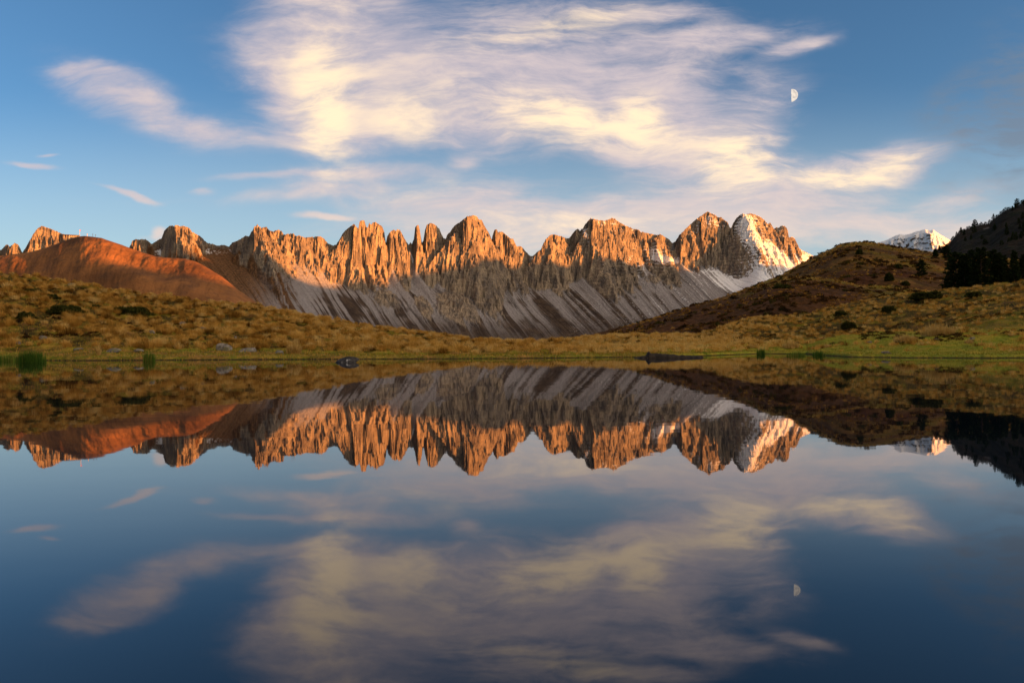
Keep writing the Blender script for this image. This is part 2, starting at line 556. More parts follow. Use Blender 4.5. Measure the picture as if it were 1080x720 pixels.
def ground_z(th, R):
    """height of the near ground: lake bed, bank, slope up to the crest, gentle fall beyond it"""
    rs, rc, zc = near_params(th)
    x, y = R * np.sin(th), R * np.cos(th)
    s = np.clip((R - rs) / (rc - rs), 0, 1)
    bank = 0.26 * sstep(R - rs, -0.1, 1.3)
    right = sstep(th, 0.15, 0.40)
    ex = 1.18 + 0.75 * right + 0.55 * sstep(np.abs(th + 0.02), 0.25, 0.02)
    rise = np.maximum(zc - 0.26, 0.2) * (s ** ex)
    up = bank + rise
    fall = zc - 5.5 * sstep(R - rc, 0, 70) - 0.55 * np.clip(R - rc, 0, 8) * 0.1
    far = sstep(R, 420, 3300)
    z = np.where(R <= rc, up, fall)
    z = z * (1 - far) - 290.0 * far
    bed = -0.05 - 1.4 * sstep(rs - R, 0, 14)
    z = np.where(R < rs - 0.1, bed, z)
    land = sstep(R - rs, 0.6, 7.0)
    nz = 0.42 * fbm(x / 9.0, y / 9.0, 3, 31) * sstep(R - rs, 3, 22) + 0.62 * hummock(x, y) * sstep(R - rs, 2, 10) * (1 - 0.6 * right) + 0.06 * fbm(x / 0.7, y / 0.7, 2, 35) * land
    nz = nz + (0.9 + 1.3 * right) * fbm(x / 28.0, y / 28.0, 2, 37) * sstep(s, 0.1, 0.5) * sstep(s, 1.0, 0.75)
    edge = sstep(rs, 6, 30)
    return z + nz * edge * (1 - far) * np.where(R > 3000, 0, 1)


def build_ground(mat):
    # columns: dense inside and just beside the view, coarse behind
    th = np.concatenate([np.linspace(-np.pi, -0.80, 70, endpoint=False), np.linspace(-0.80, 0.80, 1500, endpoint=False), np.linspace(0.80, np.pi, 70, endpoint=False)])
    rs, rc, zc = near_params(th)
    s1 = np.concatenate([[0.02, 0.2, 0.6], np.linspace(0.80, 0.985, 8)])
    s2 = np.linspace(0, 1, 330) ** 1.15
    rows = [rs * k for k in s1] + [rs - 0.3, rs - 0.1] + [rs + (rc - rs) * k for k in s2]
    for k in np.linspace(0.5, 14, 24):
        rows.append(rc + k)
    for k in (18, 24, 32, 42, 56, 72, 95, 130, 180, 260, 380, 560, 850, 1300, 2000, 3000, 6000, 15000, 60000):
        rows.append(rc + k)
    R = np.array(rows)
    T = np.broadcast_to(th, R.shape)
    Z = ground_z(T, R)
    P = np.stack([R * np.sin(T), R * np.cos(T), Z], -1)
    RS = np.broadcast_to(rs, R.shape)
    x, y = P[..., 0], P[..., 1]
    s = np.clip((R - RS) / (rc - RS), 0, 1)
    right = sstep(T, 0.12, 0.26)
    green = right * sstep(s + 0.10 * fbm(x / 12, y / 12, 3, 51), 0.62, 0.30)
    green = np.maximum(green, 0.65 * sstep(s, 0.17, 0.09) * sstep(fbm(x / 5, y / 3, 3, 53), -0.25, 0.3))
    mud = sstep(R - RS, 0.55, 0.12) * (R < RS + 2)
    dry = 0.75 * (1 - green) * sstep(s, 0.08, 0.2)
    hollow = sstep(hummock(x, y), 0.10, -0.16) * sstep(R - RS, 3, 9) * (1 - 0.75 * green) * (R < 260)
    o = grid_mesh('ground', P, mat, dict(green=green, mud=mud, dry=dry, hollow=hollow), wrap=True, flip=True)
    tag(o, kind='structure')
    return o


# ------------------------------------------------------------------ hills in the middle distance
def interp_px(tab, a):
    t = np.array(tab, float)
    return np.interp(a, t[:, 0], t[:, 1])


LAYERS = {
    'heath_slope': dict(crest=[(560, 362), (620, 354), (640, 350), (650, 347.5), (675, 340), (700, 333), (725, 325), (750, 318), (775, 310), (800, 301), (815, 295.5), (832, 293.5), (847, 292.5), (877, 295), (910, 302), (950, 304),
                                 (990, 309), (1050, 318), (1200, 330)], R=300.0, R0=150.0, z0=-4.0, rough=1.0, seed=70),
    'round_hill': dict(crest=[(700, 345), (760, 322), (780, 314), (800, 304), (830, 288), (845, 279), (860, 271), (877, 263.5), (886, 260), (895, 257.5), (905, 256.3), (915, 256.6), (935, 259.5), (970, 265.5), (1000, 270), (1040, 272),
                              (1080, 275), (1150, 272), (1300, 262), (1500, 255)], R=560.0, R0=300.0, z0=-6.0, rough=1.6, seed=80),
    'dark_hill': dict(crest=[(900, 330), (940, 292), (965, 276), (985, 268), (1000, 261), (1010, 250), (1014, 247.5), (1027, 243), (1034, 239.5), (1045, 237.5), (1051, 232), (1057, 227), (1063, 223), (1070, 220), (1080, 215),
                             (1110, 205), (1160, 190), (1300, 175), (1500, 180)], R=1250.0, R0=620.0, z0=-15.0, rough=5.0, seed=90),
}


def layer_z(L, th, R):
    a = CX + FPX * np.tan(th)
    zc = EYE + L['R'] * px_E(a, interp_px(L['crest'], a))
    x, y = R * np.sin(th), R * np.cos(th)
    t = (R - L['R0']) / (L['R'] - L['R0'])
    tt = np.clip(t, 0, 1)
    up = L['z0'] + (zc - L['z0']) * (1 - (1 - tt) ** 1.35)
    down = zc - (zc - L['z0']) * sstep(t, 1.0, 2.6) * 0.8
    z = np.where(t <= 1, up, down)
    w = L['rough'] * sstep(tt, 0.0, 0.25)
    sc_ = L['R'] / 300.0
    n = fbm(x / (22 * sc_), y / (22 * sc_), 3, L['seed']) * 1.6 * sstep(tt, 1.0, 0.85) + fbm(x / (6 * sc_), y / (6 * sc_), 3, L['seed'] + 3) * 0.55 + fbm(x / (1.6 * sc_), y / (1.6 * sc_), 2, L['seed'] + 5) * 0.18
    return z + n * w


def build_layer(name, key, mat, arange, cols, attrs):
    L = LAYERS[key]
    a = np.linspace(*arange, cols)
    th = px_theta(a)
    t = np.concatenate([np.linspace(0, 0.9, 230), np.linspace(0.905, 1.1, 60), np.linspace(1.14, 2.6, 14)])
    R = (L['R0'] + (L['R'] - L['R0']) * t)[:, None] * np.ones_like(th)[None]
    T = np.broadcast_to(th, R.shape)
    Z = layer_z(L, T, R)
    P = np.stack([R * np.sin(T), R * np.cos(T), Z], -1)
    o = grid_mesh(name, P, mat, attrs(T, R, P) if attrs else None, flip=True)
    tag(o, kind='structure')
    return o


# ------------------------------------------------------------------ the brown hill with the summit station
BH_CREST = [(-300, 300), (-120, 284), (-40, 275), (0, 270), (32, 266), (50, 261), (62, 256.5), (75, 252), (84, 249.5), (90, 249), (100, 250), (107, 251), (125, 257), (150, 266), (165, 270.5), (180, 272), (195, 272.7), (207, 276), (215, 280), (235, 292), (252, 306),
            (270, 318), (300, 340), (330, 362), (360, 385)]


def bh_R(a):
    return 1900.0 - 1.1 * (a - 90.0)


def bh_point(a, t):
    """t: 0 foot .. 1 crest .. 2 back"""
    Rc = bh_R(a)
    zc = EYE + Rc * px_E(a, interp_px(BH_CREST, a) + 0.35 * fbm(a / 7.0, 0 * a, 4, 201))
    R = Rc - (1 - t) * 430.0
    tt = np.clip(t, 0, 1)
    gully = fbm(a / 26.0 + (1 - tt) * 1.6, tt * 1.2, 4, 203)
    z = -60 + (zc + 60) * (1 - (1 - tt) ** 1.5)
    # broad nose facing the lake, gullies down its side
    z = z + (7.0 * gully + 2.6 * fbm(a / 8 + (1 - tt) * 4, tt * 5, 4, 207)) * sstep(tt, 1.0, 0.82) * sstep(tt, 0, 0.2)
    z = z + 26 * np.exp(-((tt - 0.45) / 0.16) ** 2) * np.exp(-((a - 150 - (0.45 - tt) * 60) / 70.0) ** 2)
    z = np.where(t > 1, zc - (zc + 60) * sstep(t, 1.0, 2.2) * 0.9, z)
    th = px_theta(a)
    return np.stack([R * np.sin(th), R * np.cos(th), z], -1)


def build_brown_hill(mat):
    a = np.linspace(-290, 355, 900)
    t = np.concatenate([np.linspace(0, 0.9, 180), np.linspace(0.905, 1.0, 40), np.linspace(1.02, 2.2, 12)])
    A, T = np.meshgrid(a, t)
    P = bh_point(A, T)
    path = np.exp(-((T - 0.985) / 0.02) ** 2) * sstep(A, 95, 60) * sstep(A, 5, 30)
    return tag(grid_mesh('hill', P, mat, dict(path=path), flip=True), kind='structure')


# ------------------------------------------------------------------ the limestone range
CREST = [(-260, 262), (-200, 250), (-150, 258), (-90, 246), (-40, 258), (-10, 262), (0, 264), (2, 263), (8, 257), (11, 260), (16, 256), (20, 258), (24, 266), (27, 262), (31, 255), (36, 246), (40, 241), (45, 238), (49, 239.5), (54, 241), (60, 243.5), (65, 246), (72, 248), (84, 254),
         (100, 262), (120, 268), (133, 266), (138, 259), (140, 254), (144, 252), (148, 252.5), (152, 251), (156, 253), (160, 257), (164, 255), (168, 252.5), (171, 251), (174, 243), (176, 241), (180, 237.5), (184, 238), (187, 237), (191, 238.5), (194, 238), (200, 240), (203, 244), (208, 247), (212, 249), (215, 252), (219, 256), (225, 257), (230, 259), (236, 258),
         (242, 260), (245, 256), (250, 254), (255, 251.5), (260, 248), (263, 249), (266, 244), (269, 239), (272, 236.5), (276, 240), (282, 239), (285, 243), (288, 244), (291, 243), (295, 242), (298, 244), (300, 247.5), (304, 246.5), (310, 246), (313, 249), (316, 248), (322, 250.5), (328, 250), (334, 249), (339, 249), (343, 252), (346, 256), (352, 259), (356, 256.5), (359, 252), (362, 246), (367, 241), (371, 238),
         (374, 236), (376.5, 239), (378.5, 241), (380, 233.5), (382, 231.8), (385, 232.5), (386.5, 238), (388.5, 240), (390, 235), (392, 236.5), (394.5, 234), (397, 234), (401, 237), (404, 239), (406, 245), (407.5, 256), (409, 249), (411, 246), (414, 242.5), (416.5, 242), (418.5, 243.5), (420, 241.5), (422.5, 242.5), (424.5, 246), (427, 251), (430, 256), (431.5, 258), (433.5, 255.5), (435, 257), (437, 252), (438.5, 240),
         (440, 237.5), (442, 237), (443.5, 243), (445.5, 256), (447, 254), (449, 242), (451, 236.5), (454, 235), (457, 235.5), (461, 238), (464, 241), (466, 246), (468.5, 251), (470.5, 252), (472, 247.5), (475, 245), (478, 240), (481, 237), (486, 234), (490, 230.5), (494, 227.5), (497, 227.8), (500, 226.5), (504, 228), (505.5, 231), (509, 232), (511, 237), (513, 240), (516, 245), (519, 252),
         (520.5, 247), (522, 242.5), (524.5, 241.5), (526, 245), (528.5, 244), (531, 244.5), (534, 247.5), (537, 249.5), (540, 252), (542, 251.5), (544, 257), (546, 260), (549, 259), (552, 261), (554, 264), (557, 267), (560, 270), (563, 269.5), (567, 265.5), (571, 263), (574, 256), (577, 251), (581, 247.5), (585, 247), (589, 248), (594, 249.5), (598, 251), (601, 251), (604, 247), (607, 243), (610, 241), (612, 243), (615, 241),
         (618, 236), (621, 232.5), (624, 230), (628, 231), (633, 232), (637, 232.5), (642, 231.5), (646, 229.5), (649, 230.2), (653, 233.5), (657, 236), (662, 238.5), (668, 240.5), (675, 242.5), (680, 245), (685, 246), (690, 247), (694, 247.5), (697, 246.5), (702, 250), (706, 252), (710, 256), (713, 254), (717, 247.5), (722, 243), (727, 238), (731, 234.5), (735, 231), (739, 228), (743, 225.5), (747, 222.8), (750, 224.5), (755, 226.5),
         (758, 229), (762, 229), (765, 232), (768, 234), (770, 239), (771.5, 240.5), (774, 235), (777, 230.5), (780, 227.5), (784, 225), (788, 226), (792, 224.8), (797, 226), (802, 228), (806, 231), (809, 234.5), (811, 236), (813, 234.5), (815, 238), (817, 241.5), (819.5, 239.5), (822, 240), (824.5, 238), (827, 237.5), (830, 239.5), (831.5, 243), (832.5, 250), (836, 249.5), (839, 251.5), (841, 256), (844, 262), (848, 264.5), (853, 267), (859, 270), (880, 279), (910, 292), (960, 310)]
CBASE = [(-260, 282), (130, 276), (170, 278), (210, 268), (235, 264), (250, 264), (265, 268), (285, 283), (300, 292), (330, 300), (352, 296), (362, 292), (380, 300), (396, 308), (408, 304), (422, 310), (436, 304), (446, 298), (458, 304), (470, 300), (482, 310), (500, 320), (512, 326), (522, 318), (533, 318), (546, 312),
         (556, 300), (566, 290), (580, 302), (596, 312), (606, 300), (614, 290), (626, 284), (640, 279), (660, 282), (680, 287), (696, 284), (710, 284), (725, 286), (745, 286), (772, 286), (790, 283), (797, 272), (806, 258), (820, 256), (832, 264), (840, 270), (850, 272), (870, 280), (960, 318)]
SPURS = [  # column, arete slope, length of the steep part m, slope beyond, left flank, right flank, start toward viewer m, start below crest m
    (44, 1.6, 160, 0.9, 1.5, 1.3, 0, 0), (33, 1.6, 90, 0.9, 1.6, 1.4, 20, 30), (56, 1.6, 120, 0.9, 1.6, 1.4, 30, 25), (16, 1.8, 90, 0.9, 2.2, 2.2, 0, 0), (145, 1.9, 90, 0.9, 2.2, 1.6, 0, 0), (158, 1.9, 90, 0.9, 2.2, 1.6, 20, 20),
    (186, 1.9, 120, 0.9, 1.8, 1.3, 0, 0), (196, 1.9, 120, 0.9, 1.9, 1.5, 20, 10), (210, 1.9, 90, 0.9, 2.0, 1.6, 20, 15),
    (271, 1.25, 150, 0.75, 1.4, 1.1, 0, 0), (282, 1.3, 120, 0.8, 2.2, 1.6, 0, 0), (296, 1.3, 120, 0.8, 2.2, 1.6, 0, 0), (310, 1.4, 140, 0.8, 2.2, 1.5, 10, 10), (322, 1.4, 140, 0.8, 2.2, 1.5, 10, 10), (337, 1.4, 190, 0.8, 1.8, 1.6, 0, 0), (347, 1.5, 150, 0.85, 2.4, 2.0, 30, 45),
    (371, 2.3, 95, 1.0, 1.5, 3.0, 0, 0), (381, 3.0, 80, 1.0, 5.0, 3.5, 0, 0), (391, 3.2, 70, 1.0, 5.0, 2.8, 0, 0), (398, 3.2, 80, 1.1, 4.0, 2.6, 20, 15), (384, 2.6, 70, 1.0, 3.0, 2.5, 60, 150), (415, 3.0, 80, 1.0, 4.0, 2.0, 0, 0), (422, 2.8, 80, 1.0, 3.0, 2.0, 25, 40), (413, 2.4, 70, 1.0, 2.6, 2.2, 70, 170),
    (440, 3.4, 60, 1.1, 7.0, 5.0, 0, 0), (443, 2.6, 70, 1.1, 2.6, 2.4, 45, 110), (453, 3.0, 85, 1.0, 4.5, 2.6, 0, 0), (458, 2.8, 85, 1.0, 3.5, 2.4, 22, 25), (474, 2.6, 75, 1.0, 3.0, 3.0, 10, 10), (476, 2.2, 70, 1.0, 2.4, 2.4, 60, 120), (430, 2.6, 70, 1.0, 3.0, 2.8, 40, 60),
    (497, 2.1, 175, 0.85, 1.25, 1.5, 0, 0), (505, 2.3, 130, 0.85, 2.0, 1.7, 20, 15), (486, 2.3, 90, 0.9, 2.2, 2.0, 15, 20), (511, 2.1, 140, 0.85, 2.0, 1.8, 45, 110), (499, 1.7, 230, 0.95, 1.5, 1.3, 110, 205), (509, 1.6, 240, 0.9, 1.5, 1.4, 130, 260), (520, 1.7, 200, 0.9, 1.8, 1.6, 90, 180),
    (398, 0.95, 300, 0.6, 1.25, 1.1, 120, 300), (420, 0.95, 300, 0.6, 1.25, 1.1, 120, 270), (457, 0.95, 320, 0.6, 1.25, 1.1, 120, 325), (545, 0.95, 320, 0.6, 1.25, 1.1, 110, 195), (585, 0.95, 340, 0.6, 1.2, 1.1, 120, 300), (600, 0.95, 320, 0.6, 1.2, 1.1, 110, 270), (655, 0.9, 240, 0.6, 1.2, 1.1, 110, 320), (690, 0.9, 220, 0.6, 1.2, 1.1, 90, 210), (340, 0.95, 240, 0.6, 1.2, 1.1, 100, 185), (475, 1.0, 260, 0.6, 1.3, 1.2, 110, 270),
    (524, 2.6, 85, 0.95, 3.0, 2.2, 0, 0), (532, 2.6, 85, 0.95, 3.0, 2.2, 5, 5), (540, 2.5, 90, 0.95, 2.4, 2.0, 5, 5), (549, 2.3, 80, 0.95, 2.2, 2.2, 10, 10), (536, 2.2, 80, 0.95, 2.2, 2.0, 60, 140),
    (578, 2.2, 120, 0.85, 1.5, 1.5, 0, 0), (586, 2.3, 120, 0.85, 2.2, 1.8, 15, 10), (595, 2.2, 130, 0.85, 2.0, 1.8, 25, 25), (576, 1.9, 100, 0.85, 1.8, 1.8, 80, 170), (598, 1.9, 90, 0.85, 1.8, 1.8, 90, 180), (609, 2.2, 80, 0.9, 2.2, 1.8, 0, 0),
    (626, 2.2, 120, 0.8, 1.7, 1.0, 0, 0), (637, 2.2, 120, 0.8, 2.2, 1.8, 12, 15), (646, 2.2, 120, 0.8, 2.0, 1.2, 0, 0), (656, 2.2, 110, 0.8, 2.4, 1.6, 10, 10), (667, 2.1, 100, 0.8, 2.4, 1.6, 6, 5), (678, 1.9, 90, 0.8, 2.2, 1.6, 10, 15), (664, 1.6, 60, 0.8, 2.4, 2.2, 100, 205), (690, 1.5, 80, 0.8, 2.0, 1.4, 10, 20), (699, 1.4, 60, 0.75, 1.8, 1.2, 25, 40), (640, 1.6, 60, 0.8, 2.2, 2.0, 75, 190),
    (718, 2.3, 120, 0.9, 2.2, 1.9, 0, 0), (728, 2.3, 120, 0.9, 2.2, 2.0, 20, 25), (737, 2.3, 150, 0.9, 1.9, 1.9, 20, 35), (748, 1.6, 60, 2.6, 1.5, 1.2, 0, 0), (757, 2.2, 140, 0.9, 2.0, 1.9, 25, 60), (765, 2.3, 130, 0.9, 2.4, 2.0, 12, 20), (774, 2.6, 110, 0.9, 3.0, 2.4, 0, 0), (781, 2.4, 90, 0.9, 2.4, 2.2, 35, 85),
    (786, 1.1, 160, 0.75, 1.3, 0.8, 0, 0), (796, 1.05, 160, 0.7, 1.8, 1.2, 10, 20), (806, 1.05, 160, 0.7, 1.8, 1.4, 0, 0), (816, 1.1, 140, 0.7, 1.8, 1.5, 0, 0), (827, 1.6, 90, 0.75, 2.2, 2.0, 0, 0), (837, 1.4, 90, 0.75, 2.0, 1.8, 0, 0), (800, 1.1, 70, 0.75, 1.6, 1.2, 60, 110)]


GULLIES = [(360, 272, 8), (376, 283, 4), (407, 276, 9), (432, 276, 9), (447, 283, 5), (470, 274, 10), (488, 284, 6), (519, 286, 6), (534, 296, 5), (560, 274, 12), (598, 292, 6), (613, 266, 10), (640, 268, 6), (668, 272, 9), (709, 270, 9), (772, 277, 6)]  # column of a couloir, its head, width px


FACES = [  # walls that look away from the evening sun: left column, right column (arete), metres it stands forward, column where it has come back
    (1, 14, 60, 20), (26, 34, 50, 44), (136, 141, 25, 150), (170, 186, 95, 205), (244, 269, 130, 285), (297, 301, 20, 309), (313, 320, 28, 330), (332, 336, 18, 345), (356, 378, 125, 386), (388, 391, 22, 404), (408, 413, 26, 428), (435.5, 441, 34, 446), (447, 451, 26, 464), (469, 493, 150, 517),
    (519.5, 526, 42, 531), (532, 538, 44, 549), (563, 578, 95, 600), (603, 608, 34, 611.5), (612, 626, 100, 668), (684, 690, 30, 706), (711, 719, 55, 734), (737, 742, 22, 756), (759, 773, 85, 775), (775.5, 786, 78, 806), (808, 814, 22, 823), (824, 828, 22, 840)]


def build_range(mat):
    a = np.concatenate([np.arange(-255, -20, 2.5), np.arange(-20, 880, 0.5), np.arange(880, 960, 2.5)])
    zero = 0 * a
    ec0 = interp_px(CREST, a)
    ec = ec0 + (0.9 * np.abs(pnoise(a / 3.2, zero, 301)) + 0.6 * pnoise(a / 1.4, zero + 2, 303)) * sstep(ec0, 275, 262)

    def gs(vals, sig):
        au = np.arange(-400, 1100, 0.5)
        k = np.exp(-0.5 * (np.arange(-160, 161) * 0.5 / sig) ** 2)
        v = np.interp(au, a, vals)
        return np.interp(a, au, np.convolve(np.pad(v, 160, mode='edge'), k / k.sum(), 'valid'))
    notch = np.clip(gs(ec0, 9.0) * 0 + ec0 - gs(ec0, 9.0), 0, 16)
    ecs = gs(ec0, 14.0)
    ybs = gs(interp_px([(-260, 282), (130, 276), (210, 268), (250, 268), (300, 287), (350, 293), (400, 298), (450, 301), (500, 303), (550, 301), (600, 297), (650, 291), (700, 287), (760, 286), (790, 276), (820, 270), (860, 276), (960, 318)], a), 16.0)
    ybs = np.maximum(ybs, ecs + 8)
    Rc = gs(np.where(a > 300, 4350 + (a - 300) * 3.4, 4350 + (300 - a) * 1.0), 20.0)
    mpp = Rc / FPX
    zc = EYE + Rc * px_E(a, ec)
    zcs = EYE + Rc * px_E(a, ecs)
    kw = np.interp(a, [0, 230, 260, 345, 360, 560, 700, 780, 795, 860], [2.6, 2.6, 1.8, 1.9, 4.4, 4.2, 3.4, 3.4, 1.35, 1.25])
    kb = np.interp(a, [0, 230, 260, 345, 360, 560, 700, 780, 795, 860], [1.7, 1.7, 1.25, 1.3, 2.4, 2.3, 2.0, 2.1, 1.0, 0.95])
    kw, kb = gs(kw, 6.0), gs(kb, 6.0)
    tb = (zcs - (EYE + (Rc - 100) * px_E(a, ybs))) / (kb - 0.08)
    tb = np.maximum(tb, 12)
    zb = EYE + (Rc - tb) * px_E(a, ybs)
    t1 = np.concatenate([np.array([-900, -500, -260, -150, -90, -50, -25, -10, -4]), np.arange(0, 330, 1.6), 330 + np.cumsum(np.linspace(2.0, 9.0, 190))])
    T = t1[:, None] + zero[None]
    A = a[None] + 0 * T
    R = Rc[None] - T
    M = mpp[None]
    LEAN = 0.46
    Cx = A - LEAN * T / 6.2            # follows the fall line
    # stone slopes under the walls
    sl_lo = np.interp(a, [0, 300, 700, 860], [0.56, 0.58, 0.60, 0.62])
    dT = T - tb[None]
    wx0 = 12.0 * fbm(A / 12, T / 120.0, 3, 327)
    w1 = 1.8 * fbm(A / 40, T / 260.0, 3, 323)
    C = Cx + w1 * sstep(dT, 0, 80)
    f1 = fbm(C / 12.0, T / 2600.0, 3, 351)
    f2 = fbm(C / 5.0, T / 1300.0, 3, 353)
    f3 = fbm(C / 1.7, T / 600.0, 3, 355)
    zs = zb[None] - np.where(dT > 0, sl_lo[None] * dT, 0.80 * dT)
    und = sstep(dT, -40, 200)
    zs = zs + (15 * f1 + 6 * f2 + 3.0 * f3) * (0.25 + 0.75 * und) + 0.00006 * np.clip(dT, 0, None) ** 2
    fan = np.zeros_like(T)
    for c0, _top, wd in GULLIES:
        if c0 < 350:
            continue
        tp = np.clip(T, 0, None)
        g = np.exp(-((Cx - c0 + 0.12 * wx0) / (0.38 * wd + tp / 130.0)) ** 2) * np.exp(-tp / 520.0)
        fan = np.maximum(fan, g)
    zs = zs + 115 * fan * np.exp(-np.clip(T, 0, None) / 230.0)
    # flutes and steps that roughen every wall
    wx = 3.4 * fbm(A / 15, T / 70.0, 4, 325)
    Av = A + wx
    fl = np.zeros_like(T)
    for wpx, ht, amp, sd in ((12, 60, 46, 331), (5.5, 34, 27, 333), (2.7, 20, 15, 335), (1.35, 11, 7.5, 337)):
        fl += amp * (0.33 - np.abs(pnoise(Av / wpx, T / ht + 9, sd))) * (-1.0 if wpx > 2.0 else 1.0)
    wt = [(-300, 0)]
    for l_, r_, d_, b_ in FACES:
        wt += [(l_, 0), (r_, 1.2 * d_), (b_, 0)]
    wt += [(990, 0)]
    Tw = T - interp_px(wt, A + 2.0 * fbm(A / 9, zc[None] * 0 + T / 45.0, 3, 329) * sstep(T, 0, 30)) * sstep(T, 330, 200)
    fl = fl + 10.0 * fbm(Av / 2.4, T / 6.5, 3, 345) + 5.0 * fbm(Av / 1.0, T / 3.2, 2, 347)
    te = Tw + fl * sstep(T, -5, 10)
    zr = zc[None] - (kw + 0.35 * notch)[None] * np.clip(Tw + fl * sstep(T, -5, 10) * 1.15, 0, None) - 1.5 * np.clip(-T, 0, None)
    zcu = EYE + Rc * px_E(a, interp_px(CREST, a))
    for a0, k1, tl, k2, kl, kr, t0, dz in SPURS:
        sel = np.nonzero((a > a0 - 60) & (a < a0 + 75))[0]
        j = slice(sel[0], sel[-1] + 1)
        tt = T[:, j] + fl[:, j] * sstep(T[:, j], -5, 10) - t0 - 0.9 * np.interp(a0, [q[0] for q in wt], [q[1] for q in wt])
        z0 = np.interp(a0, a, zcu) - dz
        m0 = np.interp(a0, a, mpp)
        u = (A[:, j] - a0) * m0 - LEAN * np.clip(tt, 0, None) * 0.8 + 9.0 * fbm(tt / 45.0, A[:, j] / 30.0 + a0, 4, int(a0) + 31) * sstep(T[:, j], 0, 40) + 1.6 * fl[:, j] * 0.35
        down = np.where(tt < 0, -2.2 * tt, np.where(tt < tl, k1 * tt, k1 * tl + 1.35 * k2 * (tt - tl)))
        z = z0 - down - np.where(u < 0, kl * -u, kr * u)
        zr[:, j] = np.maximum(zr[:, j], z)
    # bedded rock: soft steps
    hstep = 24.0
    bed = (zr + 26 * fbm(A / 45, T / 120.0, 3, 341) + 7 * fbm(A / 7, T / 30.0, 2, 343)) / hstep
    fr = bed - np.floor(bed)
    stp = (sstep(fr, 0.12, 0.72) - fr) * hstep
    zr = zr + stp * interp_px([(0, 0.5), (480, 0.6), (600, 0.65), (700, 0.65), (775, 0.6), (790, 0.35), (860, 0.35)], a)[None] * sstep(T, 0, 20)
    # low rock steps standing in the scree
    out = np.zeros_like(T)
    Yv = CY + ROLL * (A - CX) - (np.maximum(zr, zs) - EYE) / R * FPX / np.cos(px_theta(A))
    for x0, y0, rx, ry, k in ((484, 326, 22, 19, 1.0), (408, 318, 15, 12, 0.8), (448, 326, 9, 14, 0.8), (690, 297, 12, 8, 0.6)):
        out = np.maximum(out, k * np.exp(-((A - x0 - 0.5 * (Yv - y0)) / rx) ** 2 - ((Yv - y0) / ry) ** 2))
    rough = np.abs(pnoise(Av / 4.5, T / 70, 361)) + 0.6 * np.abs(pnoise(Av / 2, T / 30, 363)) - 0.45
    zs = zs + out * (38 + 34 * rough)
    rk = sstep(zr - zs + 9 * f2, -1.0, 7.0)
    Z = np.maximum(zr, zs)
    # nothing stands above the crest
    cap = EYE + R * px_E(a, ec)[None]
    Z = np.where(T >= 0, np.minimum(Z, cap - 0.02 * np.clip(T, 0, 50)), Z)
    Z = np.where(T < 0, np.minimum(Z, zc[None] + 1.1 * T - 2), Z)
    th = px_theta(A)
    P = np.stack([R * np.sin(th), R * np.cos(th), Z], -1)
    Y = CY + ROLL * (A - CX) - (Z - EYE) / R * FPX / np.cos(th)
    # --- what covers the slope
    rk = np.maximum(rk, sstep(out + 0.25 * f2, 0.34, 0.46))
    scr = sstep(0.36 * f1 + 0.42 * f2 + 0.30 * f3 + 0.03 + 0.26 * fbm(A / 26, Y / 13, 4, 357) - 0.45 * np.exp(-np.clip(dT, 0, None) / 110.0), 0.09, -0.10)
    scr = np.where(A < 330, scr * sstep(A + 0.5 * (Y - 300), 250, 330), scr)
    scr *= sstep(Y + 8 * f2, 356, 326) * 0.8 + 0.2
    right = sstep(A, 575, 640)
    scr = np.maximum(scr, 0.8 * right * sstep(f1 + 0.6 * f2, 0.22, 0.0) * sstep(Y, 348, 328))
    scr = np.maximum(scr, sstep(fan + 0.25 * f3, 0.22, 0.42) * (0.35 + 0.65 * sstep(Y, 352, 330)))
    grass = sstep(A, 350, 275) * np.ones_like(Y)
    rk = rk * (1 - sstep(A, 345, 325) * sstep(fbm(C / 7.0, T / 80.0, 3, 381) + 0.8 * (Y - interp_px([(0, 262), (200, 262), (235, 262), (260, 268), (290, 276), (345, 298)], a)[None]) / 20.0, 0.15, 0.45))
    S = interp_px([(-260, 0.12), (0, 0.12), (130, 0.2), (220, 0.34), (245, 0.2), (300, 0.16), (360, 0.2), (480, 0.26), (560, 0.28), (600, 0.34), (640, 0.38), (690, 0.46), (720, 0.38), (740, 0.46), (770, 0.48), (782, 0.46), (800, 0.50), (860, 0.52)], a)[None] * np.ones_like(Y)
    S *= sstep(Y, interp_px([(0, 285), (600, 290), (720, 300), (790, 330)], a)[None], interp_px([(0, 250), (600, 262), (720, 270), (790, 285)], a)[None]) * 0.85 + 0.15
    S += 0.10 * (notch / 10.0)[None] * sstep(Y - ec[None], 2, 8) * sstep(Y - ec[None], 40, 15)
